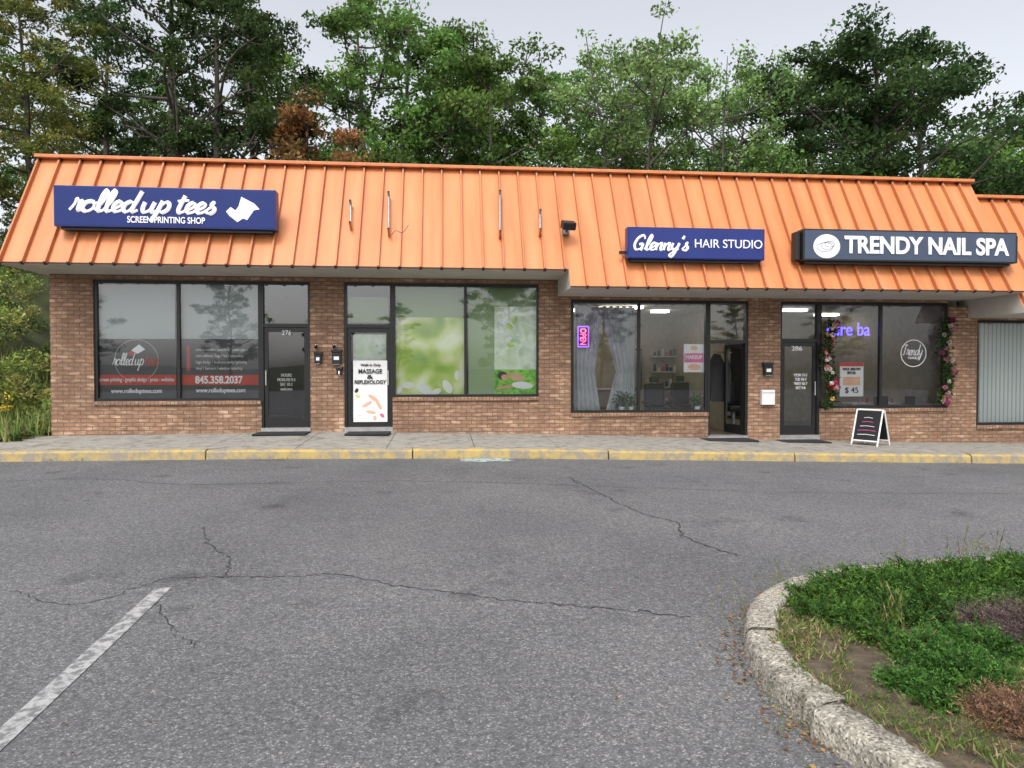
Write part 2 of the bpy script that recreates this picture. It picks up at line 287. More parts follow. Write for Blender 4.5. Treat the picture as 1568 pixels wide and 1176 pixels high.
def tree_mesh(name,seed,H,base,rx,nl,leaves,ls,pal,tr,stems=1,cR=(.6,1.2),nsub=4,topf=.93):
    rng=np.random.default_rng(seed); tubes=[]; cl=[]
    for s in range(stems):
        lean=rng.normal(size=2)*(.4 if stems==1 else rx*.42); off=rng.normal(size=2)*(.0 if stems==1 else .35)
        z=np.linspace(0,1,9); tp=np.stack([off[0]+lean[0]*z**1.3+np.cumsum(rng.normal(size=9)*.09),off[1]+lean[1]*z**1.3+np.cumsum(rng.normal(size=9)*.09),z*H*topf],1); tp[0,:2]=off
        trr=tr*(1 if stems==1 else .6)
        tubes.append((tp,trr*(1-z*.88)*(1+.35*np.exp(-z*25))))
        cl.append(tp[-1]); cl.append(tp[-2]+rng.normal(size=3)*.4)
        for i in range(nl//stems):
            u=(i+rng.random())/(nl//stems); h=base+(1-base)*u*.97; r=rx*(math.sin(math.pi*min(1,u*.80+.16))**.75)*rng.uniform(.6,1.15)
            if stems>1: r*=.7
            az=i*2.4+rng.normal()*.4; hs=max(.15,h*topf-.35*r/H)
            st=np.array([np.interp(hs/topf,z,tp[:,k]) for k in range(3)])
            en=st+np.array([math.cos(az)*r,math.sin(az)*r,r*rng.uniform(.25,.75)])
            md=(st+en)/2+np.array([0,0,-.08*r])+rng.normal(size=3)*.12*r
            br=max(.02,trr*.42*(1-.6*u)); lp=cr([st,md,en],4); lp=np.array(lp)
            tubes.append((lp,np.linspace(br,.018,len(lp)))); cl.append(en)
            for j in range(nsub):
                q=lp[int(rng.uniform(.35,.9)*(len(lp)-1))]; dv=rng.normal(size=3); dv[2]=abs(dv[2])*.5; dv+=np.array([math.cos(az),math.sin(az),.2])*.6; dv/=np.linalg.norm(dv)
                e=q+dv*r*rng.uniform(.28,.5); tubes.append((np.array([q,(q+e)/2+rng.normal(size=3)*.06,e]),np.array([br*.4,br*.25,.01]))); cl.append(e)
    cl=np.array(cl); nc=len(cl); w=rng.uniform(.3,1.6,nc); w/=w.sum(); idx=rng.choice(nc,leaves,p=w)
    R=rng.uniform(cR[0],cR[1],nc); d=rng.normal(size=(leaves,3)); d/=np.linalg.norm(d,axis=1)[:,None]
    pos=cl[idx]+d*(R[idx]*rng.random(leaves)**.5)[:,None]*np.array([1,1,.5])
    V,F=leafquads(pos,ls*rng.uniform(.6,1.35,leaves),rng)
    pal=np.array(pal); bc=pal[rng.integers(0,len(pal),nc)]*rng.uniform(.6,1.4,nc)[:,None]
    col=.65*bc[idx]+.35*pal[rng.integers(0,len(pal),leaves)]; col*=rng.uniform(.7,1.3,leaves)[:,None]
    cols=np.repeat(col,4,0); mi=[np.zeros(len(F),int)]; Vs=[V];Fs=[F];off=len(V)
    for tp,rs in tubes:
        v,f=tube(tp,rs,5); Vs.append(v); Fs.append(f+off); off+=len(v); mi.append(np.ones(len(f),int)); cols=np.vstack([cols,np.full((len(v),3),.05)])
    return quadmesh(name,np.vstack(Vs),np.vstack(Fs),[M['leaf'],M['bark']],cols,np.concatenate(mi))
# ------------------------------------------------------------------ ground heights
def zc(x): return np.interp(x,[-30,-3,1,10,30],[.13,.12,.08,-.12,-.4])
def zw(x): return np.interp(x,[-30,-8,-2.4,2.5,6.4,11.5,30],[.27,.29,.34,.24,.10,-.03,-.25])
def sst(t): t=np.clip(t,0,1); return t*t*(3-2*t)
def lot(x,y): return zc(x)*sst((y+11.5)/8.5)
CY=-2.58
def gnd(x,y):
    b=lot(x,min(y,CY))-.08
    if y>CY: b=b+ (zw(x)-.1-b)*sst((y-CY)/2.5)
    left=sst((-8.9-x)/3.5)
    b+=left*max(0,y+1.2)*.42*1.0*(1 if y<12 else 12/max(y,12))*(.9)
    if y>8: b+=(y-8)*.2*(1-.85*sst((x+1)/8))
    if y<-34: b+=(-34-y)*.01
    return float(b)
xs=sorted(set(list(np.linspace(-26,30,57))+[-300,-160,-90,-60,-40,45,70,100,170,300])); ys=sorted(set(list(np.linspace(-16,40,57))+[-300,-160,-90,-60,-45,-30,-22,60,90,160,300]))
def cap(x,y): return min(gnd(x,y),8)
v=[(x,y,cap(x,y)) for y in ys for x in xs]; nx=len(xs)
f=[(j*nx+i,j*nx+i+1,(j+1)*nx+i+1,(j+1)*nx+i) for j in range(len(ys)-1) for i in range(nx-1)]
pymesh('ground',v,f,M['grassg'],smooth=True)
gx=np.linspace(-36,40,77); gy=np.concatenate([np.linspace(-38,-14,21),np.linspace(-13.5,CY,24)])
v=[(x,y,lot(x,y)) for y in gy for x in gx]; nx=len(gx); f=[(j*nx+i,j*nx+i+1,(j+1)*nx+i+1,(j+1)*nx+i) for j in range(len(gy)-1) for i in range(nx-1)]
pymesh('asphalt_parking_lot',v,f,M['asphalt'],smooth=True)
walk=empty('sidewalk'); kx=np.linspace(-22,26,33)
rng=np.random.default_rng(3)
for i in range(len(kx)-1):
    a,b=kx[i]+.006,kx[i+1]-.006
    pymesh('slab_%d'%i,[(a,CY+.16,zc(a)+.155),(b,CY+.16,zc(b)+.155),(b,0.02,zw(b)),(a,0.02,zw(a)),(a,CY+.16,-.6),(b,CY+.16,-.6),(b,.02,-.6),(a,.02,-.6)],[(0,1,2,3),(0,4,5,1),(0,3,7,4),(1,5,6,2)],M['concrete'],walk)
kb=empty('yellow_kerb'); k2=np.arange(-22,27,3.35)+1.35
for i in range(len(k2)-1):
    a,b=k2[i]+.012,k2[i+1]-.012; dz=rng.uniform(-.01,.01)
    sub=np.linspace(a,b,9); V=[];Fc=[]
    prof=[(CY-.005,-.4),(CY-.005,0.0),(CY+.005,.12),(CY+.03,.15),(CY+.15,.158),(CY+.15,-.4)]
    for s in sub:
        w=.008*math.sin(s*5)+rng.normal()*.003
        for (yy,zz) in prof: V.append((s,yy+w,zc(s)+zz+dz+rng.normal()*.002 if zz>-.3 else -.6))
    q_=len(sub)
    for q in range(q_-1):
        for r in range(5): Fc.append((q*6+r,(q+1)*6+r,(q+1)*6+r+1,q*6+r+1))
    Fc+= [tuple(range(6)),tuple(range((q_-1)*6,q_*6))[::-1]]
    pymesh('kerb_stone_%d'%i,V,Fc,M['yellow'],kb)
def ribbon(name,pts,w,m,parent=None,lift=.006,jit=0,seed=0,k=6):
    r=np.random.default_rng(seed); p=np.array(cr(pts,k)) if len(pts)>2 else np.array([np.array(pts[0])+(np.array(pts[1])-np.array(pts[0]))*t for t in np.linspace(0,1,14)])
    if jit: p=p+r.normal(size=p.shape)*jit
    V=[];F=[]
    for i in range(len(p)):
        d=p[min(i+1,len(p)-1)]-p[max(i-1,0)]; d/=np.linalg.norm(d)+1e-9; n=np.array([-d[1],d[0]])
        ww=w*(r.uniform(.3,1.2) if jit else 1)
        for s in (-1,1):
            q=p[i]+n*s*ww/2; V.append((q[0],q[1],float(lot(q[0],q[1]))+lift))
    for i in range(len(p)-1): F.append((2*i,2*i+2,2*i+3,2*i+1))
    return pymesh(name,V,F,m,parent)
ribbon('parking_line',[G(250,905),G(-60,1188)],.11,M['white_line'],lift=.005)
crk=empty('pavement_cracks')
def gl(L): return [G(a,b,.02) for a,b in L]
for i,(L,w) in enumerate([([(870,735),(905,752),(945,772),(990,790),(1035,800),(1050,822),(1130,850)],.016),
  ([(310,812),(322,838),(352,858),(345,884)],.011),([(250,886),(345,884),(430,884),(520,880),(600,895),(700,907),(790,918),(880,925),(960,932),(1060,942)],.011),
  ([(240,920),(262,960),(300,985)],.007),([(0,748),(160,744),(300,752),(620,744),(900,748),(1250,752),(1568,748)],.014),([(20,905),(120,925),(250,886)],.007)]):
    ribbon('crack_%d'%i,gl(L),w,M['crack'],crk,.004,.014,i,14)
cx,cy=G(742,704,.09); bl=[]
for i in range(28):
    t=2*math.pi*i/28; r=rng.uniform(.75,1.15); x=cx+.47*r*math.cos(t); y=cy+.26*r*math.sin(t); y=min(y,CY-.02); bl.append((x,y,float(lot(x,y))+.007))
pymesh('faded_paint_patch',bl,[tuple(range(28))],M['teal'])
# ------------------------------------------------------------------ building
B=empty('strip_mall_building')
ez=Z(870,412,-1.3); rz=Z(784,262,0); sl=1.3/(rz-ez)
def ry(z): return -(rz-z)*sl
def onroof(px,py):
    d=ray(px,py)
    t=(-(rz-C[2])*sl-C[1])/(d[1]-sl*d[2]); return C+t*d
pr=onroof(1000,439); ez2=pr[2]
XL=P(60,237,0)[0]; XS=onroof(872,425)[0]; XR=P(1485,275,0)[0]; XW=X(77); XE=XR+9
rz3=Z(1530,305,0.0); so3=Z(1478,487,0); ez3=so3+.03
def prism(name,x0,x1,e,r,soff):
    y0=-(r-e)*sl
    prof=[(y0,e),(0,r),(.3,r),(.3,soff),(y0+.04,soff),(y0,e-.03)]; n=6
    V=[(x0,a,b) for a,b in prof]+[(x1,a,b) for a,b in prof]
    F=[tuple(range(n)),tuple(range(n,2*n))[::-1]]+[(n+i,n+(i+1)%n,(i+1)%n,i) for i in range(n)]
    pymesh(name,V,F,[M['roof'],M['soffit'],M['roofend']],B,[1,1,0,0,1,1,1,2])
sofL=ez-.04; sofR=ez2-.04
prism('mansard_high',XL,XS,ez,rz,sofL); prism('mansard_low',XS+.003,XR,ez2,rz,sofR); prism('mansard_next_unit',XR+.003,XE,ez3,rz3,so3)
def ribs(name,xlist,e,r):
    n=np.array([0,-1.0,sl]); n/=np.linalg.norm(n)
    V=[];F=[];mi=[]
    def seg(x,z0,z1,wb,wt_,hh,m0,m1):
        for zz in (z0,z1):
            yb=-(r-zz)*sl
            for (dx,h) in ((-wb,-.002),(-wt_,hh),(wt_,hh),(wb,-.002)):
                V.append((x+dx,yb+n[1]*h,zz+n[2]*h))
        k=len(V)-8
        F.extend([(k,k+1,k+5,k+4),(k+1,k+2,k+6,k+5),(k+2,k+3,k+7,k+6),(k,k+3,k+2,k+1)]); mi.extend([m0,m0,m0,m1])
    for x in xlist:
        seg(x,e-.035,r-.09,.020,.015,.075,0,1)
        seg(x,r-.09,r-.012,.024,.019,.079,1,1)  # dark top piece paints the shadow dot under the ridge cap
        seg(x,e-.055,e-.036,.026,.019,.077,1,1)
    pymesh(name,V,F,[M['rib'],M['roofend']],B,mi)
sp=.385
allx=[XL+.03+i*sp for i in range(int((XR-XL)/sp)+1)]
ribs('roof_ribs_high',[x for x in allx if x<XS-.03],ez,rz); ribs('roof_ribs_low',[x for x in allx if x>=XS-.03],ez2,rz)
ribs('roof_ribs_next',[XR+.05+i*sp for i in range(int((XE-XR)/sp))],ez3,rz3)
box('ridge_cap',XL-.03,XR+.02,-.13,.33,rz-.005,rz+.06,M['roof'],B,.01); box('ridge_cap_next',XR+.03,XE,-.13,.33,rz3-.005,rz3+.06,M['roof'],B,.01)
box('rake_trim_left',XL-.03,XL,-.02,.3,sofL,rz-.012,M['roof'],B)
box('flat_roof',XL+.1,XE,.302,12,5.2,5.35,M['dark'],B)
bt=-.6
def wall(n,p0,p1,ztop,zb=bt): return box(n,X(p0),X(p1),0,.25,zb,ztop,M['brick'],B)
tL=Z(470,431.5); tR=Z(1150,461); zL=Z(270,614); zM=Z(712,608); zH=Z(980,632); zN=Z(1350,625); zE=Z(1530,651); tE=Z(1530,490)
wall('pier_a',77,143,sofL); wall('under_window_a',143,400,zL-.07); wall('header_a',143,475,sofL,tL); wall('pier_b',475,527,sofL)
wall('header_b',527,825,sofL,tL); wall('under_window_b',601,825,zM-.07); wall('pier_c',825,874,sofL)
wall('header_c',874,1146,sofR,tR); wall('under_window_c',874,1085,zH-.07); wall('pier_d',1146,1195,sofR); wall('header_d',1195,1452,sofR,tR)
wall('under_window_d',1256,1452,zN-.07); wall('pier_e',1452,1496,so3+.25); wall('header_e',1496,1900,so3,tE); wall('under_window_e',1496,1900,zE-.07)
for n,a,b,z in (('a',143,400,zL),('b',601,825,zM),('c',874,1085,zH),('d',1256,1452,zN),('e',1496,1900,zE)):
    box('sill_'+n,X(a)+.003,X(b)-.003,-.045,.2,z-.07,z,M['sill'],B)
box('side_wall',XW,XW+.25,.25,12,bt,5.2,M['brick'],B); box('back_wall',XW,XE,12,12.2,bt,5.3,M['brick'],B); box('end_wall',XE-.25,XE,.25,12,bt,5.2,M['brick'],B)
part=[XW+.25,X(500),X(850),X(1171),X(1474),XE-.25]
fl=[.30,.33,.12,.02,-.05]; cl=[sofL+.02,sofL+.02,sofR+.02,sofR+.02,so3+.02]
for i in range(5):
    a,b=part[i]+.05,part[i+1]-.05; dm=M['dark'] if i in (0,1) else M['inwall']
    box('floor_%d'%i,a,b,.26,6,bt,fl[i],M['infloor'],B); box('ceiling_%d'%i,a,b,.26,6,cl[i],cl[i]+.1,M['ceil'],B)
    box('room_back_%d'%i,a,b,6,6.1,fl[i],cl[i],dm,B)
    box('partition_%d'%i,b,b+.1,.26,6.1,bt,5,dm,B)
def storefront(tag,pxs,ztop,zbot,w=.055,Y0=.045,Y1=.12,gl='glass'):
    xs=[X(p) for p in pxs]
    pane('glass_'+tag,xs[0],xs[-1],.085,zbot,ztop,M[gl],B)
    box('frame_top_'+tag,xs[0],xs[-1],Y0,Y1,ztop-w*1.1,ztop+.0,M['frame'],B); box('frame_bottom_'+tag,xs[0],xs[-1],Y0,Y1,zbot,zbot+w,M['frame'],B)
    for i,x in enumerate(xs):
        a=x if i==0 else (x-w if i==len(xs)-1 else x-w/2)
        box('mullion_%s_%d'%(tag,i),a,a+w,Y0-.003,Y1+.003,zbot,ztop,M['frame'],B)
def door(tag,p0,p1,ztop,ztr,zbot,openA=None,hand='r'):
    a,b=X(p0),X(p1); w=.05
    for n,xx in (('l',a),('r',b-w)): box('door_jamb_%s_%s'%(tag,n),xx,xx+w,.03,.16,zbot-.1,ztop,M['frame'],B)
    box('door_head_'+tag,a+w,b-w,.035,.155,ztop-w,ztop,M['frame'],B); box('transom_bar_'+tag,a+w,b-w,.035,.155,ztr-.035,ztr+.035,M['frame'],B)
    pane('transom_glass_'+tag,a+w,b-w,.09,ztr+.035,ztop-w,M['glass2'],B)
    box('threshold_'+tag,a,b,-.02,.255,zbot-.3,zbot+.012,M['grey'],B)
    L=empty('door_leaf_'+tag); L.parent=B
    W=b-a-2*w-.01; H=ztr-.04-zbot-.015; s=.075
    def lb(n,x0,x1,z0,z1,m,y0=-.022,y1=.022): return box(n,x0,x1,y0,y1,z0,z1,m,L)
    lb('stile_l',0,s,0,H,M['frame']); lb('stile_r',W-s,W,0,H,M['frame']); lb('rail_b',s,W-s,0,.2,M['frame'],-.02,.02); lb('rail_t',s,W-s,H-.09,H,M['frame'],-.02,.02)
    pane('pane',s,W-s,0,.2,H-.09,M['glass2'],L)
    hx=W-s*.5 if hand=='r' else s*.5
    lb('pull_handle',hx-.012,hx+.012,.85,1.15,M['grey'],-.07,-.05); lb('handle_post_a',hx-.01,hx+.01,.87,.89,M['grey'],-.05,-.022); lb('handle_post_b',hx-.01,hx+.01,1.11,1.13,M['grey'],-.05,-.022)
    if openA is None: L.location=(a+w+.005,.09,zbot+.015)
    else:
        L.location=(b-w-.005,.13,zbot+.015); L.rotation_euler=(0,0,rad(openA))
    return L
storefront('rolled',[143,272,399],tL,zL); storefront('massage',[601,713,826],tL,zM)
storefront('hair',[875,979.5,1085],tR,zH); storefront('nail',[1256,1351,1451],tR,zN); storefront('next',[1496,1640,1780,1900],tE,zE)
dzA=Z(437,656,0); dzB=Z(563,655,0); dzC=Z(1115,668,0); dzD=Z(1225,667,0)
door('a',399,475,tL,Z(437,498),dzA,hand='l'); door('b',527,601,tL,Z(563,499),dzB)
door('c',1085,1146,tR,Z(1115,523),dzC,openA=97); door('d',1195,1256,tR,Z(1225,521),dzD)
# ---- window contents: printing shop
panel('roller_blind_a',149,436,268,519,.16,M['blind'],B); panel('roller_blind_b',277,436,395,519,.16,M['blind'],B)
WF=empty('window_vinyl_lettering')
for n,(a,b) in enumerate(((148,270),(276,396))):
    panel('film_%d'%n,a,519,b,612,.135,M['film'],WF); panel('red_band_%d'%n,a,574,b,589.5,.128,M['red'],WF)
GY=.122
script('logo_script','rolled up',172,541,220,559,GY,M['wt'],WF,.010); script('logo_script_red','tees',221,541,244,559,GY,M['red'],WF,.010)
text('services','screen printing - graphic design - press - websites',152,578,267,586,GY,M['wt'],WF,bold=.01)
text('web_a','www.rolleduptees.com',170,595,248,604,GY,M['wt'],WF,bold=.02); text('web_b','www.rolleduptees.com',300,594,376,603,GY,M['wt'],WF,bold=.02)
text('phone','845.358.2037',299,575.5,372,587.5,GY,M['wt'],WF,bold=.03)
for i in range(4):
    text('bullets_%d'%i,['t-shirts / hoodies / sweatshirts / custom apparel','team uniforms / bags / hats / embroidery','logo design / business cards / printing','vinyl / banners / window lettering'][i],300,533+i*9.5,380-(i*7)%12,539+i*9.5,GY,M['white'],WF)
panel('bullet_strip',286,530,291,568,.13,M['red'],WF)
lx,lz=P(209,552,GY)
disc('logo_ring',lx,lz,.42,.42,GY,M['grey'],WF,48,.012)
pymesh('logo_shirt',[(lx-.1,GY,lz+.2),(lx+.05,GY,lz+.32),(lx+.17,GY,lz+.22),(lx+.02,GY,lz+.13)],[(0,3,2,1)],M['wt'],WF)
pymesh('logo_roll',[(lx-.18,GY-.002,lz+.14),(lx-.09,GY-.002,lz+.2),(lx-.01,GY-.002,lz+.13),(lx-.1,GY-.002,lz+.09)],[(0,3,2,1)],M['red'],WF)
text('door_notice','HOURS\nMON-FRI 9-5\nSAT 10-2\nwelcome',425,572,452,598,.05,M['grey'],WF); text('unit_number','276',432,506,446,513,.05,M['wt'],WF)
# massage windows
MP=empty('spa_window_posters')
panel('blind_green',605,437,710,486,.17,M['greenfilm'],MP); panel('blind_green_b',717,437,822,475,.17,M['greenfilm'],MP)
panel('flower_poster',606,486,711,607,.15,M['post1'],MP); panel('plain_backing',717,475,757,606,.15,M['greenfilm'],MP)
panel('spa_poster',757,470,823,566,.14,M['post2'],MP); panel('grass_strip',757,566,823,606,.14,M['post3'],MP)
def blob(n,px,py,rx,rz,Y,m,par,rot=0):
    x,z=P(px,py,Y); k=13.5/Fp
    o=disc(n,0,0,rx*k,rz*k,0,m,par,20); o.location=(x,Y,z); o.rotation_euler=(0,rad(rot),0)
blob('poster_hair',769,575,8,7,.134,M['hair'],MP); blob('poster_face',773,578,6,5,.13,M['skin'],MP,20); blob('poster_shoulder',790,577,15,6,.131,M['skin'],MP,15); blob('poster_arm',778,592,22,2.6,.129,M['skin'],MP,-8)
blob('poster_towel',800,590,18,6,.128,M['wt'],MP,5)
for i,(a,b) in enumerate(((772,492),(780,500),(768,505),(788,490),(778,520),(782,528))): blob('poster_petal_%d'%i,a,b,7,4,.133-.0005*i,[M['wt'],M['post1']][i%2],MP,i*37)
for i,(a,b,r) in enumerate(((625,590,10),(650,596,13),(685,592,12),(700,575,8),(612,597,7),(668,600,9))): blob('poster_blossom_%d'%i,a,b,r,r*.55,.145-.0005*i,M['wt'],MP,i*30)
panel('transom_green',533,455,595,494,.17,M['greenfilm'],MP)
panel('door_poster_upper',541,512,593,552,.13,M['post2'],MP)
panel('door_poster',541,552,593,646,.065,M['white'],MP)
DY=.056
for i,(s,a,b,c,d) in enumerate((('Walk In Only',552,557,583,562),('MASSAGE',549,565,585,572),('&',562,574,571,580),('REFLEXOLOGY',543,582,591,588))):
    text('door_text_%d'%i,s,a,b,c,d,DY,M['black'],MP,bold=.015)
for i,(a,b,rx_,rz_,ro) in enumerate(((572,610,10,3.2,35),(562,619,9,2.6,-30),(580,620,9,2.6,60),(568,631,8,2.4,10))): blob('poster_hand_%d'%i,a,b,rx_,rz_,.06-.0006*i,M['skin'],MP,ro)
for i,(a,b) in enumerate(((550,634),(585,636),(574,640),(546,598),(556,640),(548,606),(590,630))): blob('poster_flower_%d'%i,a,b,4,2.6,.057-.0003*i,[M['post2'],M['pink'],M['skin'],M['hair'],M['post2'],M['post1'],M['post2']][i],MP,i*40)
# hair studio
tl=emis('tube_light',(1,.93,.8),7)
for i,(u0,u1,y0) in enumerate(((955,1030,2.2),(960,1040,4.2),(895,930,3.2),(1070,1100,3.3))): box('ceiling_light_%d'%i,X(u0),X(u1),y0,y0+.25,cl[2]-.06,cl[2]-.02,tl,B)
ns_=emis('neon_violet',(.25,.08,1),2.5); np_=emis('neon_pink',(1,.1,.35),3.5)
NS=empty('open_neon_sign'); panel('backing',884,499,902,532,.19,M['black'],NS)
text('open_letters','OPEN',888,503,897,528,.18,np_,NS,vert=True)
def tubeobj(n,pts,r,m,par):
    v,f=tube(pts,[r]*len(pts),6); me=quadmesh(n,v,f,[m]); return link(bpy.data.objects.new(n,me),par)
c4=[P(a,b,.18) for a,b in ((885,500),(901,500),(901,531),(885,531),(885,500))]
for i in range(4): tubeobj('neon_border_%d'%i,[(c4[i][0],.175,c4[i][1]),(c4[i+1][0],.175,c4[i+1][1])],.012,ns_,NS)
def drape(name,p0,p1,pt,pb,Y,par,gather=.5,side=-1):
    V=[];F=[];n=60;k=8
    for j in range(k+1):
        t=j/k
        for i in range(n+1):
            u=i/n; a=P(p0,540,Y)[0]; b=P(p1,540,Y)[0]; sh=1-gather*(1-abs(t-.62)/.62)*.8 if t<.62 else 1-gather*.8*(1-(t-.62)/.38*.6)
            x=(a+(b-a)*u*sh) if side<0 else (b-(b-a)*(1-u)*sh)
            V.append((x,Y+.05*math.sin(u*34+math.sin(t*3))*(1-.3*t),Z((p0+p1)/2,pt,Y)+(Z((p0+p1)/2,pb,Y)-Z((p0+p1)/2,pt,Y))*t))
    for j in range(k):
        for i in range(n): F.append((j*(n+1)+i,j*(n+1)+i+1,(j+1)*(n+1)+i+1,(j+1)*(n+1)+i))
    pymesh(name,V,F,M['curtain'],par,smooth=True)
CT=empty('window_curtain'); drape('left_drape',880,925,470,628,.36,CT,.4,-1); drape('right_drape',918,972,470,628,.39,CT,.6,1)
tubeobj('curtain_rod',[(X(876),.36,tR-.1),(X(978),.36,tR-.1)],.014,M['grey'],CT)
MKP=empty('makeup_poster'); panel('sheet',1047,527,1078,570,.135,M['white'],MKP); panel('pink_block',1048,541,1077,555,.13,M['pink'],MKP); text('word','MAKEUP',1050,544,1075,550,.127,M['wt'],MKP,bold=.02); blob('face',1063,533,6,4,.128,M['skin'],MKP); blob('photo',1063,562,11,5,.128,M['skin'],MKP)
def salon_chair(px,Y):
    S=empty('salon_chair'); s=X(px,Y)
    box('seat',s-.27,s+.27,Y-.1,Y+.4,.55,.68,M['black'],S,.04); box('backrest',s-.25,s+.25,Y+.38,Y+.5,.66,1.25,M['black'],S,.05); box('headrest',s-.12,s+.12,Y+.4,Y+.48,1.27,1.42,M['black'],S,.03)
    box('arm_l',s-.33,s-.27,Y-.05,Y+.4,.75,.82,M['black'],S,.02); box('arm_r',s+.27,s+.33,Y-.05,Y+.4,.75,.82,M['black'],S,.02)
    tubeobj('pedestal',[(s,Y+.15,.12),(s,Y+.15,.56)],.045,M['grey'],S); tubeobj('foot',[(s,Y+.15,.12),(s,Y+.15,.16)],.28,M['grey'],S)
salon_chair(1010,2.0); salon_chair(1050,3.2)
SH=empty('salon_shelf')
for i in range(4): box('shelf_%d'%i,X(1000,5.6),X(1045,5.6),5.6,5.95,.6+i*.45,.63+i*.45,M['white'],SH)
for i in range(28):
    x=X(1000,5.6)+.06+ (i%7)*.12; z=.63+(i//7)*.45; box('bottle_%d'%i,x,x+.06,5.7,5.76,z,z+.12+.05*(i%3),[M['pink'],M['black'],M['navy'],M['white']][(i*5)%4],SH,.01)
MI=empty('salon_mirror'); box('frame',X(945,5.7),X(985,5.7),5.85,5.93,1.0,2.2,M['black'],MI); box('glass',X(947,5.7),X(983,5.7),5.83,5.849,1.04,2.16,M['grey'],MI)
CB=empty('salon_cabinet'); box('body',X(900,5.0),X(940,5.0),5.4,5.9,.12,1.0,M['infloor'],CB); box('counter',X(898,5.0),X(942,5.0),5.37,5.92,1.0,1.04,M['white'],CB)
CO=empty('hanging_coat'); xx=X(1098,1.1)
pymesh('coat',[(xx-.05,1.1,1.95),(xx+.08,1.1,1.93),(xx+.17,1.05,1.7),(xx+.2,1.05,.85),(xx-.16,1.05,.85),(xx-.16,1.05,1.7),(xx-.05,1.2,1.95),(xx+.08,1.2,1.93),(xx+.17,1.25,1.7),(xx+.2,1.25,.85),(xx-.16,1.25,.85),(xx-.16,1.25,1.7)],[(5,4,3,2,1,0),(6,7,8,9,10,11),(0,1,7,6),(1,2,8,7),(2,3,9,8),(3,4,10,9),(4,5,11,10),(5,0,6,11)],M['dark'],CO)
box('coat_rail',xx-.25,xx+.3,1.13,1.17,1.96,1.99,M['grey'],CO)
box('inner_wall',X(1112,1.6),X(1180,1.6),1.6,1.7,.1,sofR,M['inwall'],B)
PF=empty('picture_frame'); panel('frame',1124,548,1131,562,1.56,M['black'],PF); panel('print',1125.5,550,1129.5,560,1.55,M['white'],PF)
rng=np.random.default_rng(8)
def leafobj(name,pos,size,col,parent=None,elong=.5,up=.4,dirs=None,mt='leaf'):
    V,F=leafquads(np.asarray(pos,float),np.asarray(size,float),rng,elong,up,dirs); me=quadmesh(name,V,F,[M[mt]],np.repeat(np.asarray(col,float),4,0)); return link(bpy.data.objects.new(name,me),parent)
for i,pp in enumerate((952,966,1068)):
    PL=empty('potted_plant'); x=X(pp,.22); v,f=tube([(x,.22,zH+.0),(x,.22,zH+.12)],[.05,.07],10); link(bpy.data.objects.new('pot',quadmesh('pot',v,f,[M['white']])),PL)
    box('stand',x-.08,x+.08,.255,.3,zH-.03,zH-.003,M['white'],PL)
    n=160; pos=rng.normal(size=(n,3))*[.09,.03,.09]+[x,.22,zH+.22]; leafobj('foliage',pos,rng.uniform(.05,.09,n),np.tile([.06,.16,.03],(n,1))*rng.uniform(.5,1.5,(n,1)),PL)
# nail spa
for i,(u0,u1,y0) in enumerate(((1290,1330,2.6),(1400,1440,4.0))): box('ceiling_light_n%d'%i,X(u0),X(u1),y0,y0+.25,cl[3]-.06,cl[3]-.02,tl,B)
NB=empty('neon_word_sign'); text('letters','cure ba',1266,494,1332,514,.5,emis('neon_blue',(.13,.09,1),3.5),NB)
NP=empty('nail_spa_notice'); panel('sheet',1286,555,1322,607,.135,M['white'],NP); panel('red_head',1286,555,1322,561,.13,M['red'],NP); text('line1','WALK AND PAY\nSPECIAL',1290,563,1318,573,.13,M['black'],NP,bold=.01); panel('photo',1291,577,1317,590,.13,M['skin'],NP); text('line2','$ 45',1294,593,1314,603,.13,M['black'],NP)
LG=empty('window_logo'); lx,lz=P(1399,541,.07); disc('ring',lx,lz,.30,.30,.075,M['wt'],LG,48,.018); script('name','Trendy',1381,528,1412,544,.074,M['wt'],LG,.008); text('sub','NAILS',1391,546,1408,550,.074,M['wt'],LG)
text('unit_number','286',1212,530,1228,537,.05,M['wt'],LG)
NT=empty('nail_salon_table'); a=X(1300,2.2)
box('top',a,a+2.4,2.0,2.5,.72,.76,M['white'],NT,.01)
for i,(u,w_) in enumerate(((.05,2.05),(2.3,2.05),(.05,2.42),(2.3,2.42))): box('leg_%d'%i,a+u,a+u+.05,w_,w_+.05,.02,.72,M['white'],NT)
for i in range(9): box('polish_%d'%i,a+.2+i*.22,a+.25+i*.22,2.1,2.15,.76,.86+.03*(i%2),[M['pink'],M['red'],M['navy2'],M['white']][i%4],NT,.008)
for i in range(3):
    s=a+.4+i*.8; CH=empty('salon_stool'); box('seat',s-.2,s+.2,1.5,1.9,.46,.54,M['black'],CH,.03); box('back',s-.18,s+.18,1.48,1.53,.6,.95,M['black'],CH,.02); tubeobj('stem',[(s,1.7,.02),(s,1.7,.46)],.03,M['grey'],CH); tubeobj('base',[(s,1.7,.02),(s,1.7,.05)],.22,M['grey'],CH); box('back_post',s-.02,s+.02,1.5,1.53,.5,.62,M['grey'],CH)
WS_=empty('polish_wall_rack')
for j in range(4):
    box('rack_%d'%j,X(1290,5.8),X(1345,5.8),5.85,5.98,1.0+j*.28,1.02+j*.28,M['white'],WS_)
    for i in range(14): x=X(1290,5.8)+.05+i*.07; box('polish_%d_%d'%(j,i),x,x+.035,5.88,5.92,1.02+j*.28,1.11+j*.28,[M['pink'],M['red'],M['skin'],M['navy2']][(i*3+j)%4],WS_)
HR=empty('door_hours_decal'); text('hours','MON 10-7\nTUE 10-7\nWED 10-7\nSAT 9-6',1216,572,1236,596,.05,M['white'],HR)
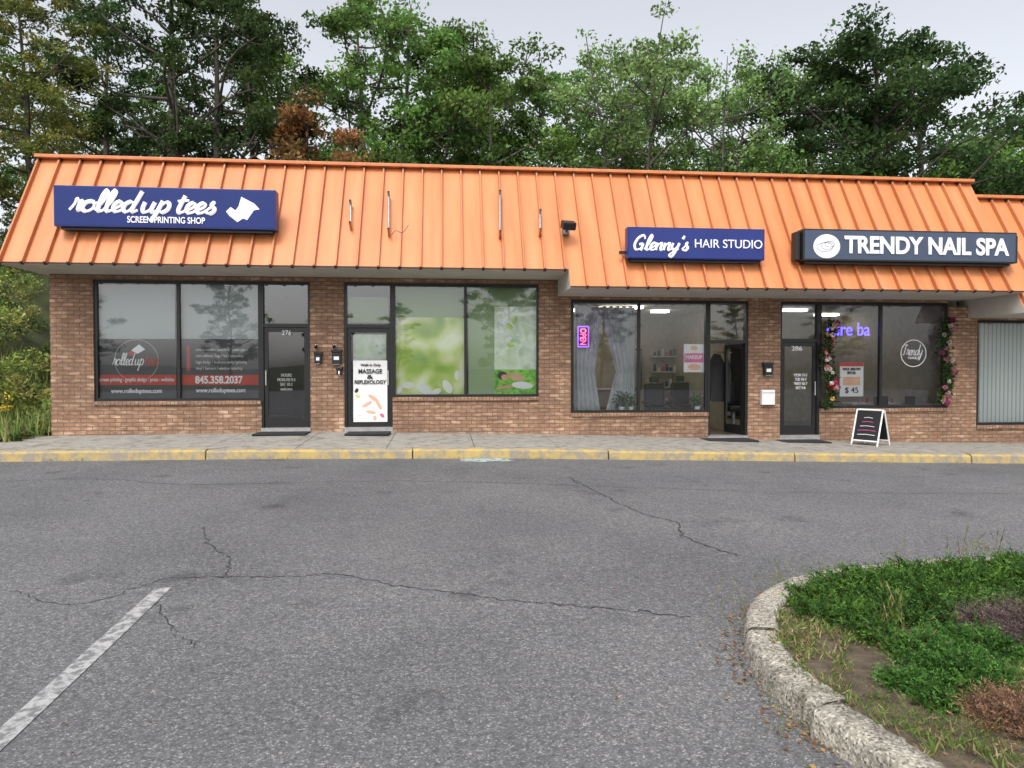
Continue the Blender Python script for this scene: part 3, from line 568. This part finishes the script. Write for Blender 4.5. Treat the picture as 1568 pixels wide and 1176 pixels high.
panel('vertical_blinds',1499,494,1890,645,.2,M['vblind'],B)
def garland(px,p0,p1,w,seed):
    global rng
    rng=np.random.default_rng(seed); GA=empty('flower_garland'); n=1000; t=rng.random(n)
    za=Z(px,p0,-.05); zb=Z(px,p1,-.05); x0=X(px,-.06)
    cx=x0+.07*np.sin(t*9+seed)
    pos=np.stack([cx+rng.normal(size=n)*w,-.07+rng.normal(size=n)*.03,za+(zb-za)*t],1)
    pos[:,1]=np.minimum(pos[:,1],-.015)
    leafobj('greenery',pos,rng.uniform(.05,.1,n),np.tile([.045,.09,.03],(n,1))*rng.uniform(.4,1.6,(n,1)),GA)
    fl_=24; ft=np.sort(rng.random(fl_)); pc=[(.75,.65,.60),(.5,.08,.2),(.65,.42,.14),(.6,.25,.28),(.35,.03,.04),(.75,.7,.6)]
    Ps=[];Cs=[];Ss=[]
    for i in range(fl_):
        c=np.array([x0+.07*math.sin(ft[i]*9+seed)+rng.normal()*w*.9,-.13,za+(zb-za)*ft[i]]); R=rng.uniform(.03,.055); k=26; d=rng.normal(size=(k,3)); d/=np.linalg.norm(d,axis=1)[:,None]; d[:,1]=-abs(d[:,1])
        Ps.append(c+d*R); Cs.append(np.tile(pc[rng.integers(6)],(k,1))*rng.uniform(.8,1.1,(k,1))); Ss.append(np.full(k,R*1.2))
    leafobj('flowers',np.vstack(Ps),np.concatenate(Ss),np.vstack(Cs),GA,.8,0)
garland(1269,490,626,.07,1); garland(1449,486,618,.08,2)
def mailbox(px0,py0,px1,py1):
    m=empty('wall_mailbox'); pbox('body',px0,py0+4,px1,py1,-.11,-.003,M['black'],m,.012); pbox('lid',px0-1,py0,px1+1,py0+4.5,-.13,-.004,M['black'],m,.01); pbox('label',px0+3,(py0+py1)/2,px1-3,(py0+py1)/2+5,-.114,-.111,M['wt'],m)
    pbox('newspaper_hook',px0+2,py1,px1-2,py1+1.5,-.08,-.01,M['grey'],m)
mailbox(481,538,492,556); mailbox(508,535,522,557); mailbox(515,562,523,574); mailbox(1171,555,1184,574)
wb=empty('white_utility_box'); pbox('box',1167,597,1187,620,-.1,-.003,M['white'],wb,.01); pbox('lid_line',1168,601,1186,602,-.104,-.101,M['grey'],wb)
for px,py in ((484,532),(512,532)):
    sc=empty('security_camera'); x,z=P(px,py,-.1); box('mount',x-.03,x+.03,-.04,-.003,z,z+.06,M['wt'],sc,.005); tubeobj('barrel',[(x,-.04,z+.03),(x+.01,-.2,z)],.03,M['black'],sc)
for px,py,w in ((430,663,1.0),(563,660,.85),(1118,673,1.05),(1232,672,.95)):
    x=X(px,-.45); z=float(zw(x))-.03
    box('door_mat',x-w/2,x+w/2,-.7,-.12,z+.02,z+.055,M['mat'],None,.01)
# ------------------------------------------------------------------ signs on the roof
def boxsign(name,px0,py0,px1,py1,m,frame,depth=.22,fm=.03):
    S=empty(name); z0=onroof((px0+px1)/2,py1+3)[2]; Y1=ry(z0)-.08; Yf=Y1-depth
    xa=P(px0,(py0+py1)/2,Yf)[0]; xb=P(px1,(py0+py1)/2,Yf)[0]; qm=(px0+px1)/2; za=P(qm,py1,Yf)[1]; zb=P(qm,py0,Yf)[1]
    box('cabinet',xa,xb,Yf,Yf+depth,za,zb,frame,S,.008)
    box('face',xa+fm,xb-fm,Yf-.006,Yf-.001,za+fm,zb-fm,m,S)
    for i in range(4):
        x=xa+.15+(xb-xa-.3)*i/3
        for zz in (za+.06,zb-.08):
            tubeobj('strut_%d'%i,[(x,Yf+depth-.01,zz),(x,ry(zz)+.02,zz)],.016,M['grey'],S)
    box('mounting_rail',xa+.08,xb-.08,Yf+.08,Yf+depth+.02,za-.045,za-.002,M['black'],S)
    return S,Yf-.012,xa,xb,za,zb
S,Y,xa,xb,za,zb=boxsign('printing_shop_sign',82,287,422,349,M['navy'],M['navy2'],.25,.025)
script('brand_script','rolled up tees',106,294,330,325,Y,M['wt'],S,.036); text('subtitle','SCREEN PRINTING SHOP',195,332,314,342,Y,M['wt'],S,bold=.015)
x,z=P(374,320,Y)
pymesh('shirt_icon',[(x-.05,Y,z+.22),(x+.18,Y,z+.1),(x+.27,Y,z+.0),(x+.17,Y,z-.02),(x+.05,Y,z-.2),(x-.2,Y,z-.1),(x-.1,Y,z+.05)],[(0,6,5,4,3,2,1)],M['wt'],S)
pymesh('shirt_roll_icon',[(x-.32,Y-.002,z-.05),(x-.24,Y-.002,z+.03),(x-.14,Y-.002,z-.04),(x-.02,Y-.002,z-.17),(x-.12,Y-.002,z-.24),(x-.26,Y-.002,z-.13)],[(0,5,4,3,2,1)],M['wt'],S)
S,Y,xa,xb,za,zb=boxsign('hair_studio_sign',961,349,1171,397,M['navy2'],M['navy'],.2,.02)
script('brand_script',"Glenny's",969,361,1054,383,Y,M['wt'],S,.023); text('subtitle','HAIR STUDIO',1064,367,1167,380,Y,M['wt'],S,bold=.0)
box('bracket_l',xa-.12,xa-.002,Y+.15,Y+.2,za+.1,za+.16,M['black'],S)
S,Y,xa,xb,za,zb=boxsign('nail_spa_sign',1230,353,1557,401,M['slate'],M['black'],.25,.03)
text('brand','TRENDY NAIL SPA',1293,363,1545,390,Y,M['wt'],S,bold=.03)
lx,lz=P(1266,377,Y); disc('logo_disc',lx,lz,.27,.23,Y,M['wt'],S,32)
for i in range(3): disc('logo_line_%d'%i,lx-.04+.05*i,lz-.02+.03*i,.16-.03*i,.09-.015*i,Y-.003,M['slate'],S,24,.008)
for nm,xx in (('bracket_l',xa-.1),('bracket_r',xb+.01)): box(nm,xx,xx+.09,Y+.1,Y+.3,za+.02,zb-.04,M['black'],S,.01)
FLT=empty('flood_light'); p=onroof(866,356)
box('base',p[0]-.06,p[0]+.06,p[1]-.12,p[1]+.03,p[2]-.06,p[2]+.06,M['grey'],FLT,.01); tubeobj('arm',[(p[0],p[1]-.1,p[2]),(p[0],p[1]-.25,p[2]+.05)],.02,M['black'],FLT)
box('head',p[0]-.13,p[0]+.13,p[1]-.42,p[1]-.22,p[2]-.0,p[2]+.15,M['black'],FLT,.02,rot=(rad(25),0,rad(10)))
for px,p0,p1 in ((538,318,352),(596,305,362),(765,303,365),(826,332,362)):
    RB=empty('old_sign_bracket'); a=onroof(px,p0); b=onroof(px,p1); nn=np.array([0,-.09,.05])
    v,f=tube([a+nn,(a+b)/2+nn*1.2,b+nn],[.024]*3,4); link(bpy.data.objects.new('strap',quadmesh('strap',v,f,[M['grey']])),RB)
    tubeobj('stub',[b,b+nn*2.2],.025,M['roof'],RB); tubeobj('stub_top',[a,a+nn*2],.025,M['grey'],RB)
a=onroof(600,362); cb=[a+np.array([i*.04,-.11,.05*math.sin(i*.9)+.02*i]) for i in range(9)]; tubeobj('loose_cable',cb,.006,M['black'],RB)
# ------------------------------------------------------------------ sandwich board
SB=empty('sandwich_board'); x,_=P(1333,650,-.85); z0=float(zw(x))-.06; h=.78
def leg(n,p,q,r=.017): tubeobj(n,[p,q],r,M['white'],SB)
ca,sa=math.cos(rad(-58)),math.sin(rad(-58))
def T_(u,v_,w): return (x+u*ca-v_*sa,-.85+u*sa+v_*ca,z0+w)
for s,nm in ((-1,'front'),(1,'back')):
    for u in (-.26,.26): leg('leg_%s_%s'%(nm,'l' if u<0 else 'r'),T_(u,s*.28,0.02),T_(u,s*.03,h))
    leg('rail_top_'+nm,T_(-.26,s*.03,h),T_(.26,s*.03,h)); leg('rail_low_'+nm,T_(-.26,s*.23,.16),T_(.26,s*.23,.16))
    q=[T_(-.25,s*.222,.17),T_(.25,s*.222,.17),T_(.25,s*.04,h-.02),T_(-.25,s*.04,h-.02)]
    pymesh('board_'+nm,q,[(0,1,2,3)],M['black'],SB)
rr=np.random.default_rng(5)
for i in range(5):
    w0=.28+i*.085; d=.222-(w0-.17)/.59*.182+.006; u1=rr.uniform(.08,.2)
    tubeobj('chalk_line_%d'%i,[T_(-u1,-d,w0),T_(0,-d,w0+.012),T_(u1,-d,w0)],.006,[M['wt'],M['pink']][i%2],SB)
# ------------------------------------------------------------------ planting island
top=[(1900,842),(1700,846),(1560,850),(1400,857),(1290,866),(1235,874),(1185,893),(1150,917),(1141,945),(1147,978),(1170,1012),(1210,1048),(1255,1078),(1330,1125),(1430,1190),(1600,1300)]
ip=np.array(cr([G(a,b,.13) for a,b in top],6))
def inward(i):
    d=ip[min(i+1,len(ip)-1)]-ip[max(i-1,0)]; d/=np.linalg.norm(d); return np.array([-d[1],d[0]])
KI=empty('island_kerb'); rng=np.random.default_rng(11)
brk=[0,18,33,51,72,len(ip)-1]
ctr=np.array(G(1500,960,.1)); sg=1 if np.dot(ctr-ip[50],inward(50))>0 else -1
for s in range(len(brk)-1):
    V=[];F=[]; sh_=np.array([rng.uniform(-.012,.012),rng.uniform(-.012,.012)])+(np.array([-.05,-.0]) if s==4 else 0); dzs=rng.uniform(-.012,.008); idx=range(brk[s],brk[s+1]+1); prof=[(-.02,-.3),(-.012,.0),(0,.10),(.012,.122),(.035,.132),(.15,.135),(.175,.115),(.18,-.3)]
    ids=list(idx); sub=[]
    for a_,b_ in zip(ids[:-1],ids[1:]):
        for t in (0,.33,.67): sub.append((ip[a_]*(1-t)+ip[b_]*t,inward(a_)*(1-t)+inward(b_)*t))
    last=ip[ids[-1]]-(ip[ids[-1]]-ip[ids[-2]])*.2; sub.append((last,inward(ids[-1])))
    k=len(prof)
    for q,nv in sub:
        jt=rng.normal()*.0025
        for (o,z) in prof:
            e=rng.normal()*.003 if 0<=z else 0
            p2=q+sh_+nv*sg*(o+jt+e); V.append((p2[0],p2[1],z+dzs+e))
    for i in range(len(sub)-1):
        for j in range(k-1): F.append((i*k+j,(i+1)*k+j,(i+1)*k+j+1,i*k+j+1))
    F+=[tuple(range(k)),tuple(range((len(sub)-1)*k,len(sub)*k))]
    pymesh('kerb_stone_%d'%s,V,F,M['curbc'],KI,smooth=True)
inner=np.array([ip[i]+inward(i)*sg*.1 for i in range(len(ip))])
poly=np.array(list(inner)+[[inner[0][0],inner[-1][1]]])
pymesh('island_soil',[(a,b,.10) for a,b in poly],[tuple(range(len(poly)))],M['soil'])
def inside(pts):
    x,y=pts[:,0],pts[:,1]; r=np.zeros(len(pts),bool); n=len(poly)
    for i in range(n):
        x1,y1=poly[i]; x2,y2=poly[(i+1)%n]
        c=((y1>y)!=(y2>y))&(x<(x2-x1)*(y-y1)/((y2-y1) if y2!=y1 else 1e-9)+x1); r^=c
    return r
bx=[poly[:,0].min(),min(poly[:,0].max(),7.5)]; by=[poly[:,1].min(),poly[:,1].max()]
def scatter(n):
    out=[]
    while sum(map(len,out))<n:
        q=rng.random((n*2,2))*[bx[1]-bx[0],by[1]-by[0]]+[bx[0],by[0]]; out.append(q[inside(q)])
    return np.vstack(out)[:n]
q=scatter(90000); n=len(q)
dens=np.sin(q[:,0]*5.3+np.sin(q[:,1]*4))*np.sin(q[:,1]*6.1+1)+.6*np.sin(q[:,0]*13+q[:,1]*9)+.5*np.sin(q[:,0]*27-q[:,1]*19)+rng.normal(size=n)*.3; q=q[dens>.05]; n=len(q)
patch=.5+.5*np.sin(q[:,0]*3.7+2*np.sin(q[:,1]*2.6)+1)
h=rng.uniform(.015,.06,n)*(.7+.6*patch); dr=rng.normal(size=(n,3))*[.8,.8,.15]+[0,0,.9]; dr/=np.linalg.norm(dr,axis=1)[:,None]
pos=np.column_stack([q,np.full(n,.1)+h*.38])
gpal=np.array([(.12,.20,.04),(.16,.24,.06),(.09,.16,.035)]); dpal=np.array([(.30,.25,.13),(.22,.18,.09),(.36,.30,.17)])
isdry=(rng.random(n)<.18+patch*.4)
col=np.where(isdry[:,None],dpal[rng.integers(0,3,n)],gpal[rng.integers(0,3,n)])*rng.uniform(.6,1.25,(n,1))
leafobj('island_grass',pos,h,col,None,.13,0,dr)
q=scatter(2600); n=len(q); lp_=np.array([(.22,.13,.07),(.30,.2,.1),(.14,.09,.05)])
leafobj('island_leaf_litter',np.column_stack([q,np.full(n,.112)+rng.random(n)*.02]),rng.uniform(.012,.035,n),lp_[rng.integers(0,3,n)]*rng.uniform(.6,1.3,(n,1)),None,.6,3)
def shrub(name,ms,nsp,pal,L=.11,dens=16,nl=.034,wid=.28,core=(.01,.016,.006)):
    S=empty(name)
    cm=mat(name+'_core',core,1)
    A=np.array([m[2]*m[2] for m in ms]); A=A/A.sum(); ids=rng.choice(len(ms),nsp,p=A); ms_=np.array(ms)
    d=rng.normal(size=(nsp,3)); d[:,2]=abs(d[:,2]); d/=np.linalg.norm(d,axis=1)[:,None]
    az=np.arctan2(d[:,1],d[:,0]); el=d[:,2]
    lump=1+.34*np.sin(az*4+ids*1.7)*np.sin(el*7+ids)+.15*np.sin(az*11+ids)
    rr_=(.5+.5*rng.random(nsp)**.6)*lump
    o=np.column_stack([ms_[ids,0],ms_[ids,1],np.full(nsp,.08)])+d*np.column_stack([ms_[ids,2],ms_[ids,2],ms_[ids,3]])*rr_[:,None]
    sd=d*[1.2,1.2,.3]+rng.normal(size=(nsp,3))*[.5,.5,.25]+[0,0,.22]; sd/=np.linalg.norm(sd,axis=1)[:,None]
    ln=L*rng.uniform(.5,1.6,nsp); t=np.linspace(.05,1,dens)
    pp=(o[:,None,:]+sd[:,None,:]*(ln[:,None]*t[None,:])[:,:,None]).reshape(-1,3); n=len(pp)
    side=rng.normal(size=(n,3)); dd=np.repeat(sd,dens,0)*.75+side*.7; dd/=np.linalg.norm(dd,axis=1)[:,None]
    taper=np.tile(1.3-.75*t,nsp)
    pp=pp+dd*nl*.4
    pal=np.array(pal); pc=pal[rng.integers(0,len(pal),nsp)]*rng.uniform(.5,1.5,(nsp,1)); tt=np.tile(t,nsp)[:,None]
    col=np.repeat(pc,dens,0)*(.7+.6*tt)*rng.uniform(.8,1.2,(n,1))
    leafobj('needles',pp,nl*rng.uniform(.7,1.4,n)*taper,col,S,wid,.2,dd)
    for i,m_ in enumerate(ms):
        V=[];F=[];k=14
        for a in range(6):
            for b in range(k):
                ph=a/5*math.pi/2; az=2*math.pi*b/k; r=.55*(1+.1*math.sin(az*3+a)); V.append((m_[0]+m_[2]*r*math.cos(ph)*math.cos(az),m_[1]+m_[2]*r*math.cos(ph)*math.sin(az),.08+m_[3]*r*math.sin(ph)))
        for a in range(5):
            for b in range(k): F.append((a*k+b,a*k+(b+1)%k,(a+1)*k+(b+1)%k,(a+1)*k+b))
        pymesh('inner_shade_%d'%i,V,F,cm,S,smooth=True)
    return S
def mm(px,py,r,h): a,b=G(px,py,.1); return (a,b,r,h)
shrub('juniper_shrub',[mm(1262,917,.20,.08),mm(1320,908,.26,.12),mm(1385,898,.30,.09),mm(1455,900,.32,.13),mm(1535,894,.36,.11),mm(1625,898,.45,.14),mm(1370,942,.23,.10),mm(1440,940,.27,.14),mm(1520,932,.28,.08),mm(1300,950,.17,.08),mm(1340,978,.13,.08),mm(1680,920,.5,.2),mm(1250,945,.11,.07),mm(1222,925,.08,.05)],12500,[(.055,.125,.028),(.085,.18,.035),(.035,.085,.022),(.11,.215,.045),(.05,.13,.04)],.085,18,.021,.42)
shrub('low_juniper_shrub',[mm(1420,1005,.18,.10),mm(1480,1040,.2,.10),mm(1395,1050,.11,.06),mm(1500,1000,.18,.11),mm(1440,1078,.09,.06)],3200,[(.06,.14,.03),(.09,.19,.045),(.04,.10,.025)],.07,16,.018,.42)
shrub('heather_shrub',[mm(1540,975,.19,.13),mm(1600,990,.28,.18)],3000,[(.17,.13,.12),(.22,.17,.15),(.13,.10,.09)],.11,16,.022,.16,(.035,.025,.022))
shrub('dried_brown_shrub',[mm(1545,1100,.15,.09),mm(1600,1120,.18,.12)],1700,[(.20,.11,.075),(.16,.09,.06),(.26,.16,.11)],.08,15,.019,.18,(.03,.018,.012))
WD=[];WC=[];WS=[];WDir=[]
for (px,py,k,hh) in ((1180,905,18,.2),(1130,925,14,.15),(1200,875,12,.2),(1390,1010,30,.2),(1370,970,26,.24),(1240,1010,14,.11),(1300,1060,16,.1),(1350,1100,18,.1),(1480,868,22,.3),(1530,860,16,.34),(1420,1110,20,.12),(1460,1150,20,.14),(1250,868,8,.18),(1215,1105,26,.10),(1165,1040,14,.07),(1540,1060,26,.16),(1505,1150,20,.13),(1128,945,12,.1),(1380,858,14,.2),(1290,1110,16,.07),(1345,1150,16,.07)):
    a,b=G(px,py,.08)
    for i in range(k):
        base=np.array([a+rng.normal()*.07,b+rng.normal()*.07,.06 if inside(np.array([[a,b]]))[0] else .0]); d=np.array([rng.normal()*.4,rng.normal()*.4,1]); d/=np.linalg.norm(d); H_=hh*rng.uniform(.5,1.2)
        for t in np.linspace(0,1,6):
            WD.append(base+d*H_*t+np.array([d[0],d[1],0])*t*t*H_*.4); WDir.append(d+np.array([d[0],d[1],0])*t); WS.append(H_*.26); WC.append((np.array((.20,.24,.08)) if i%3 else np.array((.38,.30,.15)))*rng.uniform(.6,1.1))
            if rng.random()<.5 and t>.2: WD.append(WD[-1]+rng.normal(size=3)*.012); e=rng.normal(size=3); WDir.append(e); WS.append(.025); WC.append(np.array((.12,.20,.05))*rng.uniform(.6,1.4))
WDir=np.array(WDir); WDir/=np.linalg.norm(WDir,axis=1)[:,None]
leafobj('weeds',WD,WS,WC,None,.11,.2,WDir)
fp=[]
for i in range(460):
    k=rng.integers(24,len(ip)-2); o=abs(rng.normal())*.07+.01; p2=ip[k]-inward(k)*sg*o+rng.normal(size=2)*.03; fp.append(p2)
for i in range(28): fp.append(np.array(G(rng.uniform(-50,1500),rng.uniform(720,1170))))
for i in range(90): fp.append(np.array([rng.uniform(-12,12),CY-.03-abs(rng.normal())*.1]))
fp=np.array(fp); n=len(fp); z=np.array([float(lot(a,b)) for a,b in fp])+.012
pl=np.array([(.36,.18,.06),(.25,.11,.04),(.45,.30,.09),(.14,.08,.04),(.34,.26,.15)])
V,F=leafquads(np.column_stack([fp,z]),rng.uniform(.010,.034,n),rng,.6,4.0); link(bpy.data.objects.new('fallen_leaves',quadmesh('fallen_leaves',V,F,[M['leaf']],np.repeat(pl[rng.integers(0,5,n)],4,0))))
q=np.column_stack([rng.uniform(-11,13,700),CY-.01-abs(rng.normal(size=700))*.012]); cz=np.array([1 if math.sin(a*1.7)+math.sin(a*4.1+1)>.75 else 0 for a in q[:,0]])>0; q=q[cz]; n=len(q); hh=rng.uniform(.02,.07,n); dr=rng.normal(size=(n,3))*.4+[0,-.3,1]; dr/=np.linalg.norm(dr,axis=1)[:,None]
leafobj('kerb_weeds',np.column_stack([q,np.array([float(zc(a)) for a in q[:,0]])+hh*.4]),hh,np.tile([.16,.22,.06],(n,1))*rng.uniform(.5,1.3,(n,1)),None,.15,0,dr)
# ------------------------------------------------------------------ trees
def lit(p,k): return [tuple(c*k for c in a) for a in p]
D1=lit([(.040,.074,.026),(.058,.098,.032),(.032,.058,.024)],1.3)
G1=lit([(.085,.152,.042),(.12,.205,.05),(.065,.118,.036)],1.3)
L1=lit([(.15,.24,.08),(.19,.29,.10),(.115,.19,.07)],1.3)
Y1_=lit([(.12,.15,.04),(.19,.19,.05),(.08,.11,.03)],1.3)
O1=lit([(.20,.10,.04),(.27,.13,.05),(.15,.11,.045)],1.3)
T={}
T['oak']=tree_mesh('oak_tree',1,16,.20,5.0,36,33000,.20,D1,.30,1,(.6,1.1),5)
T['oak2']=tree_mesh('oak_tree_b',2,16,.30,3.8,24,12500,.19,D1,.27,1,(.5,.85),4)
T['maple']=tree_mesh('maple_tree',3,15,.22,3.9,28,17000,.19,G1,.22,1,(.45,.9),5)
T['maple2']=tree_mesh('maple_tree_b',4,15,.28,3.4,26,13500,.18,G1,.2,1,(.4,.8),5)
T['locust']=tree_mesh('locust_tree',5,14,.66,3.5,28,8000,.16,L1,.19,4,(.4,.7),4)
T['locust2']=tree_mesh('locust_tree_b',6,14,.62,3.1,24,7000,.16,L1,.17,3,(.4,.7),4)
T['gold']=tree_mesh('ash_tree',7,15,.2,3.8,26,15000,.19,Y1_,.2,1,(.5,.85),5)
T['rust']=tree_mesh('autumn_tree',8,11,.2,2.6,22,10000,.18,O1,.15,1,(.45,.8),4)
names={'oak':'oak_tree','oak2':'oak_tree','maple':'maple_tree','maple2':'maple_tree','locust':'locust_tree','locust2':'locust_tree','gold':'ash_tree','rust':'autumn_tree'}
Hs={'oak':16,'oak2':16,'maple':15,'maple2':15,'locust':14,'locust2':14,'gold':15,'rust':11}
rng=np.random.default_rng(21)
def plant(kind,px,Y,pytop,wide=1.0):
    x,zt=P(px,pytop,Y); g=cap(x,Y)-.1; s=(zt-g)/Hs[kind]
    o=bpy.data.objects.new(names[kind],T[kind]); o.location=(x,Y,g); o.rotation_euler=(0,0,rng.uniform(0,6.28)); o.scale=(s*wide,s*wide,s); link(o)
for a in [('gold',-150,8,-120),('maple',-60,16,-60),('gold',40,11,-90),('oak2',150,17,-30),('gold',90,22,40),('oak2',250,13.5,-160,.9),('oak2',335,13.5,-110,.9),('maple',215,24,90),
          ('maple2',430,23,30),('oak2',395,18,-40,.8),('rust',472,12.9,128,1.0),('maple2',545,17,-60),('maple',605,18,-15),('maple',690,19,0),('maple2',765,16,35),('maple2',830,20,66,.9),
          ('maple',650,27,80),('maple2',740,27,90),('locust',955,15,45),('locust2',1030,18,52),('locust',1105,16,55),('locust2',885,20,75),('locust',1165,22,60,.9),
          ('oak',1335,17,-5,1.0),('oak2',1245,19,30),('oak2',1430,20,40,1.0),('maple2',1545,24,170),('maple',1610,27,150),('locust2',1490,28,190),('oak2',1290,24,60)]:
    plant(*a)
for i,xb_ in enumerate(np.linspace(-30,34,8)):
    k=['oak','maple','oak2','maple2'][i%4]; o=bpy.data.objects.new(names[k],T[k]); yy=-44-(i%3)*5; o.location=(xb_+rng.normal()*2,yy,cap(xb_,yy)-.1); s=rng.uniform(.5,.85); o.scale=(s,s,s); o.rotation_euler=(0,0,rng.uniform(0,6)); link(o)
def mass(name,clumps,per,ls,pal,flat=.7):
    cl_=np.array(clumps); n=len(cl_)*per; idx=np.repeat(np.arange(len(cl_)),per); d=rng.normal(size=(n,3)); d/=np.linalg.norm(d,axis=1)[:,None]
    pos=cl_[idx,:3]+d*(cl_[idx,3]*rng.random(n)**.45)[:,None]*[1,1,flat]; pal=np.array(pal)
    pc=pal[rng.integers(0,len(pal),len(cl_))]*rng.uniform(.6,1.4,(len(cl_),1))
    return leafobj(name,pos,ls*rng.uniform(.6,1.4,n),pc[idx]*rng.uniform(.7,1.3,(n,1)),None,.55,.5)
cls=[]
for i in range(170):
    px=rng.uniform(60,880); Y=rng.uniform(13.5,24); x=P(px,300,Y)[0]; h=rng.uniform(1,4.6); g=cap(x,Y); cls.append((x,Y,g+h*rng.uniform(.4,1),rng.uniform(.6,1.3)))
for i in range(60):
    px=rng.uniform(430,940); Y=rng.uniform(14,20); x=P(px,300,Y)[0]; cls.append((x,Y,P(px,rng.uniform(195,270),Y)[1],rng.uniform(.5,1.1)))
for i in range(22):
    px=rng.uniform(930,1160); Y=rng.uniform(14,20); x=P(px,300,Y)[0]; cls.append((x,Y,P(px,rng.uniform(245,290),Y)[1],rng.uniform(.4,.8)))
mass('understory_foliage',cls,130,.19,D1+G1)
cls=[]
for i in range(80):
    px=rng.uniform(1150,1680); Y=rng.uniform(14,24); x=P(px,300,Y)[0]; cls.append((x,Y,P(px,rng.uniform(225,290),Y)[1],rng.uniform(.6,1.2)))
mass('understory_shrubs',cls,130,.19,D1+G1)
cls=[]
for i in range(330):
    x=rng.uniform(-17,XW-.5); Y=rng.uniform(.3,12); cls.append((x,Y,cap(x,Y)+rng.uniform(.1,.7+.08*Y),rng.uniform(.2,.55)))
mass('hillside_shrubs',cls,120,.10,[(.14,.20,.055),(.20,.25,.065),(.10,.15,.045),(.26,.27,.09)])
cls=[]
for i in range(60):
    x=rng.uniform(-11.5,XW-.25); Y=rng.uniform(-.6,4); cls.append((x,Y,cap(x,Y)+rng.uniform(.05,.9),rng.uniform(.1,.22)))
mass('goldenrod_flowers',cls,60,.05,[(.55,.42,.07),(.40,.34,.09),(.16,.22,.06)])
nn_=5000; xg=rng.uniform(-14,XW-.1,nn_); yg=rng.uniform(-1.2,5,nn_); hg=rng.uniform(.25,.75,nn_); dr=rng.normal(size=(nn_,3))*[.3,.3,.1]+[0,0,1]; dr/=np.linalg.norm(dr,axis=1)[:,None]
leafobj('slope_tall_grass',np.column_stack([xg,yg,np.array([cap(a,b) for a,b in zip(xg,yg)])+hg*.4]),hg,np.array([(.20,.26,.08),(.30,.29,.12),(.13,.20,.05)])[rng.integers(0,3,nn_)]*rng.uniform(.6,1.3,(nn_,1)),None,.05,0,dr)
cls=[]
for i in range(150):
    x=rng.uniform(-13,XW-.1); Y=rng.uniform(-1.4,1.2); cls.append((x,Y,max(cap(x,Y),float(zw(x))*.8)+.1,rng.uniform(.08,.2)))
mass('verge_groundcover',cls,110,.06,[(.10,.18,.05),(.13,.20,.05),(.18,.17,.07)])
# ------------------------------------------------------------------ light, sky, camera
w=bpy.data.worlds.new('World'); scene.world=w; w.use_nodes=True; ns=w.node_tree.nodes; ls=w.node_tree.links
bg=ns['Background']; sk=ns.new('ShaderNodeTexSky'); sk.sky_type='NISHITA'; sk.sun_disc=False; sk.sun_elevation=rad(52); sk.sun_rotation=rad(200); sk.air_density=1.0; sk.dust_density=4; sk.ozone_density=1
hs=ns.new('ShaderNodeHueSaturation'); hs.inputs['Saturation'].default_value=.24; hs.inputs['Value'].default_value=1.85; ls.new(sk.outputs[0],hs.inputs['Color']); ls.new(hs.outputs[0],bg.inputs[0]); bg.inputs[1].default_value=.145
sl_=bpy.data.lights.new('sun','SUN'); sl_.energy=1.2; sl_.angle=rad(20); sl_.color=(1,.97,.92); so=bpy.data.objects.new('sun',sl_); link(so); so.location=(-8,-30,40)
az=rad(200); dirv=Vector((math.sin(az)*math.cos(rad(52)),math.cos(az)*math.cos(rad(52)),math.sin(rad(52)))); so.rotation_euler=dirv.to_track_quat('Z','Y').to_euler()
cam=bpy.data.cameras.new('camera'); co=bpy.data.objects.new('camera',cam); link(co); cam.sensor_width=36; cam.lens=Fp/1568*36; cam.clip_end=1500; cam.clip_start=.05
co.location=tuple(C); co.rotation_euler=(rad(90)-PH,0,-TH); scene.camera=co
scene.view_settings.view_transform='Standard'; scene.view_settings.look='None'; scene.view_settings.exposure=0
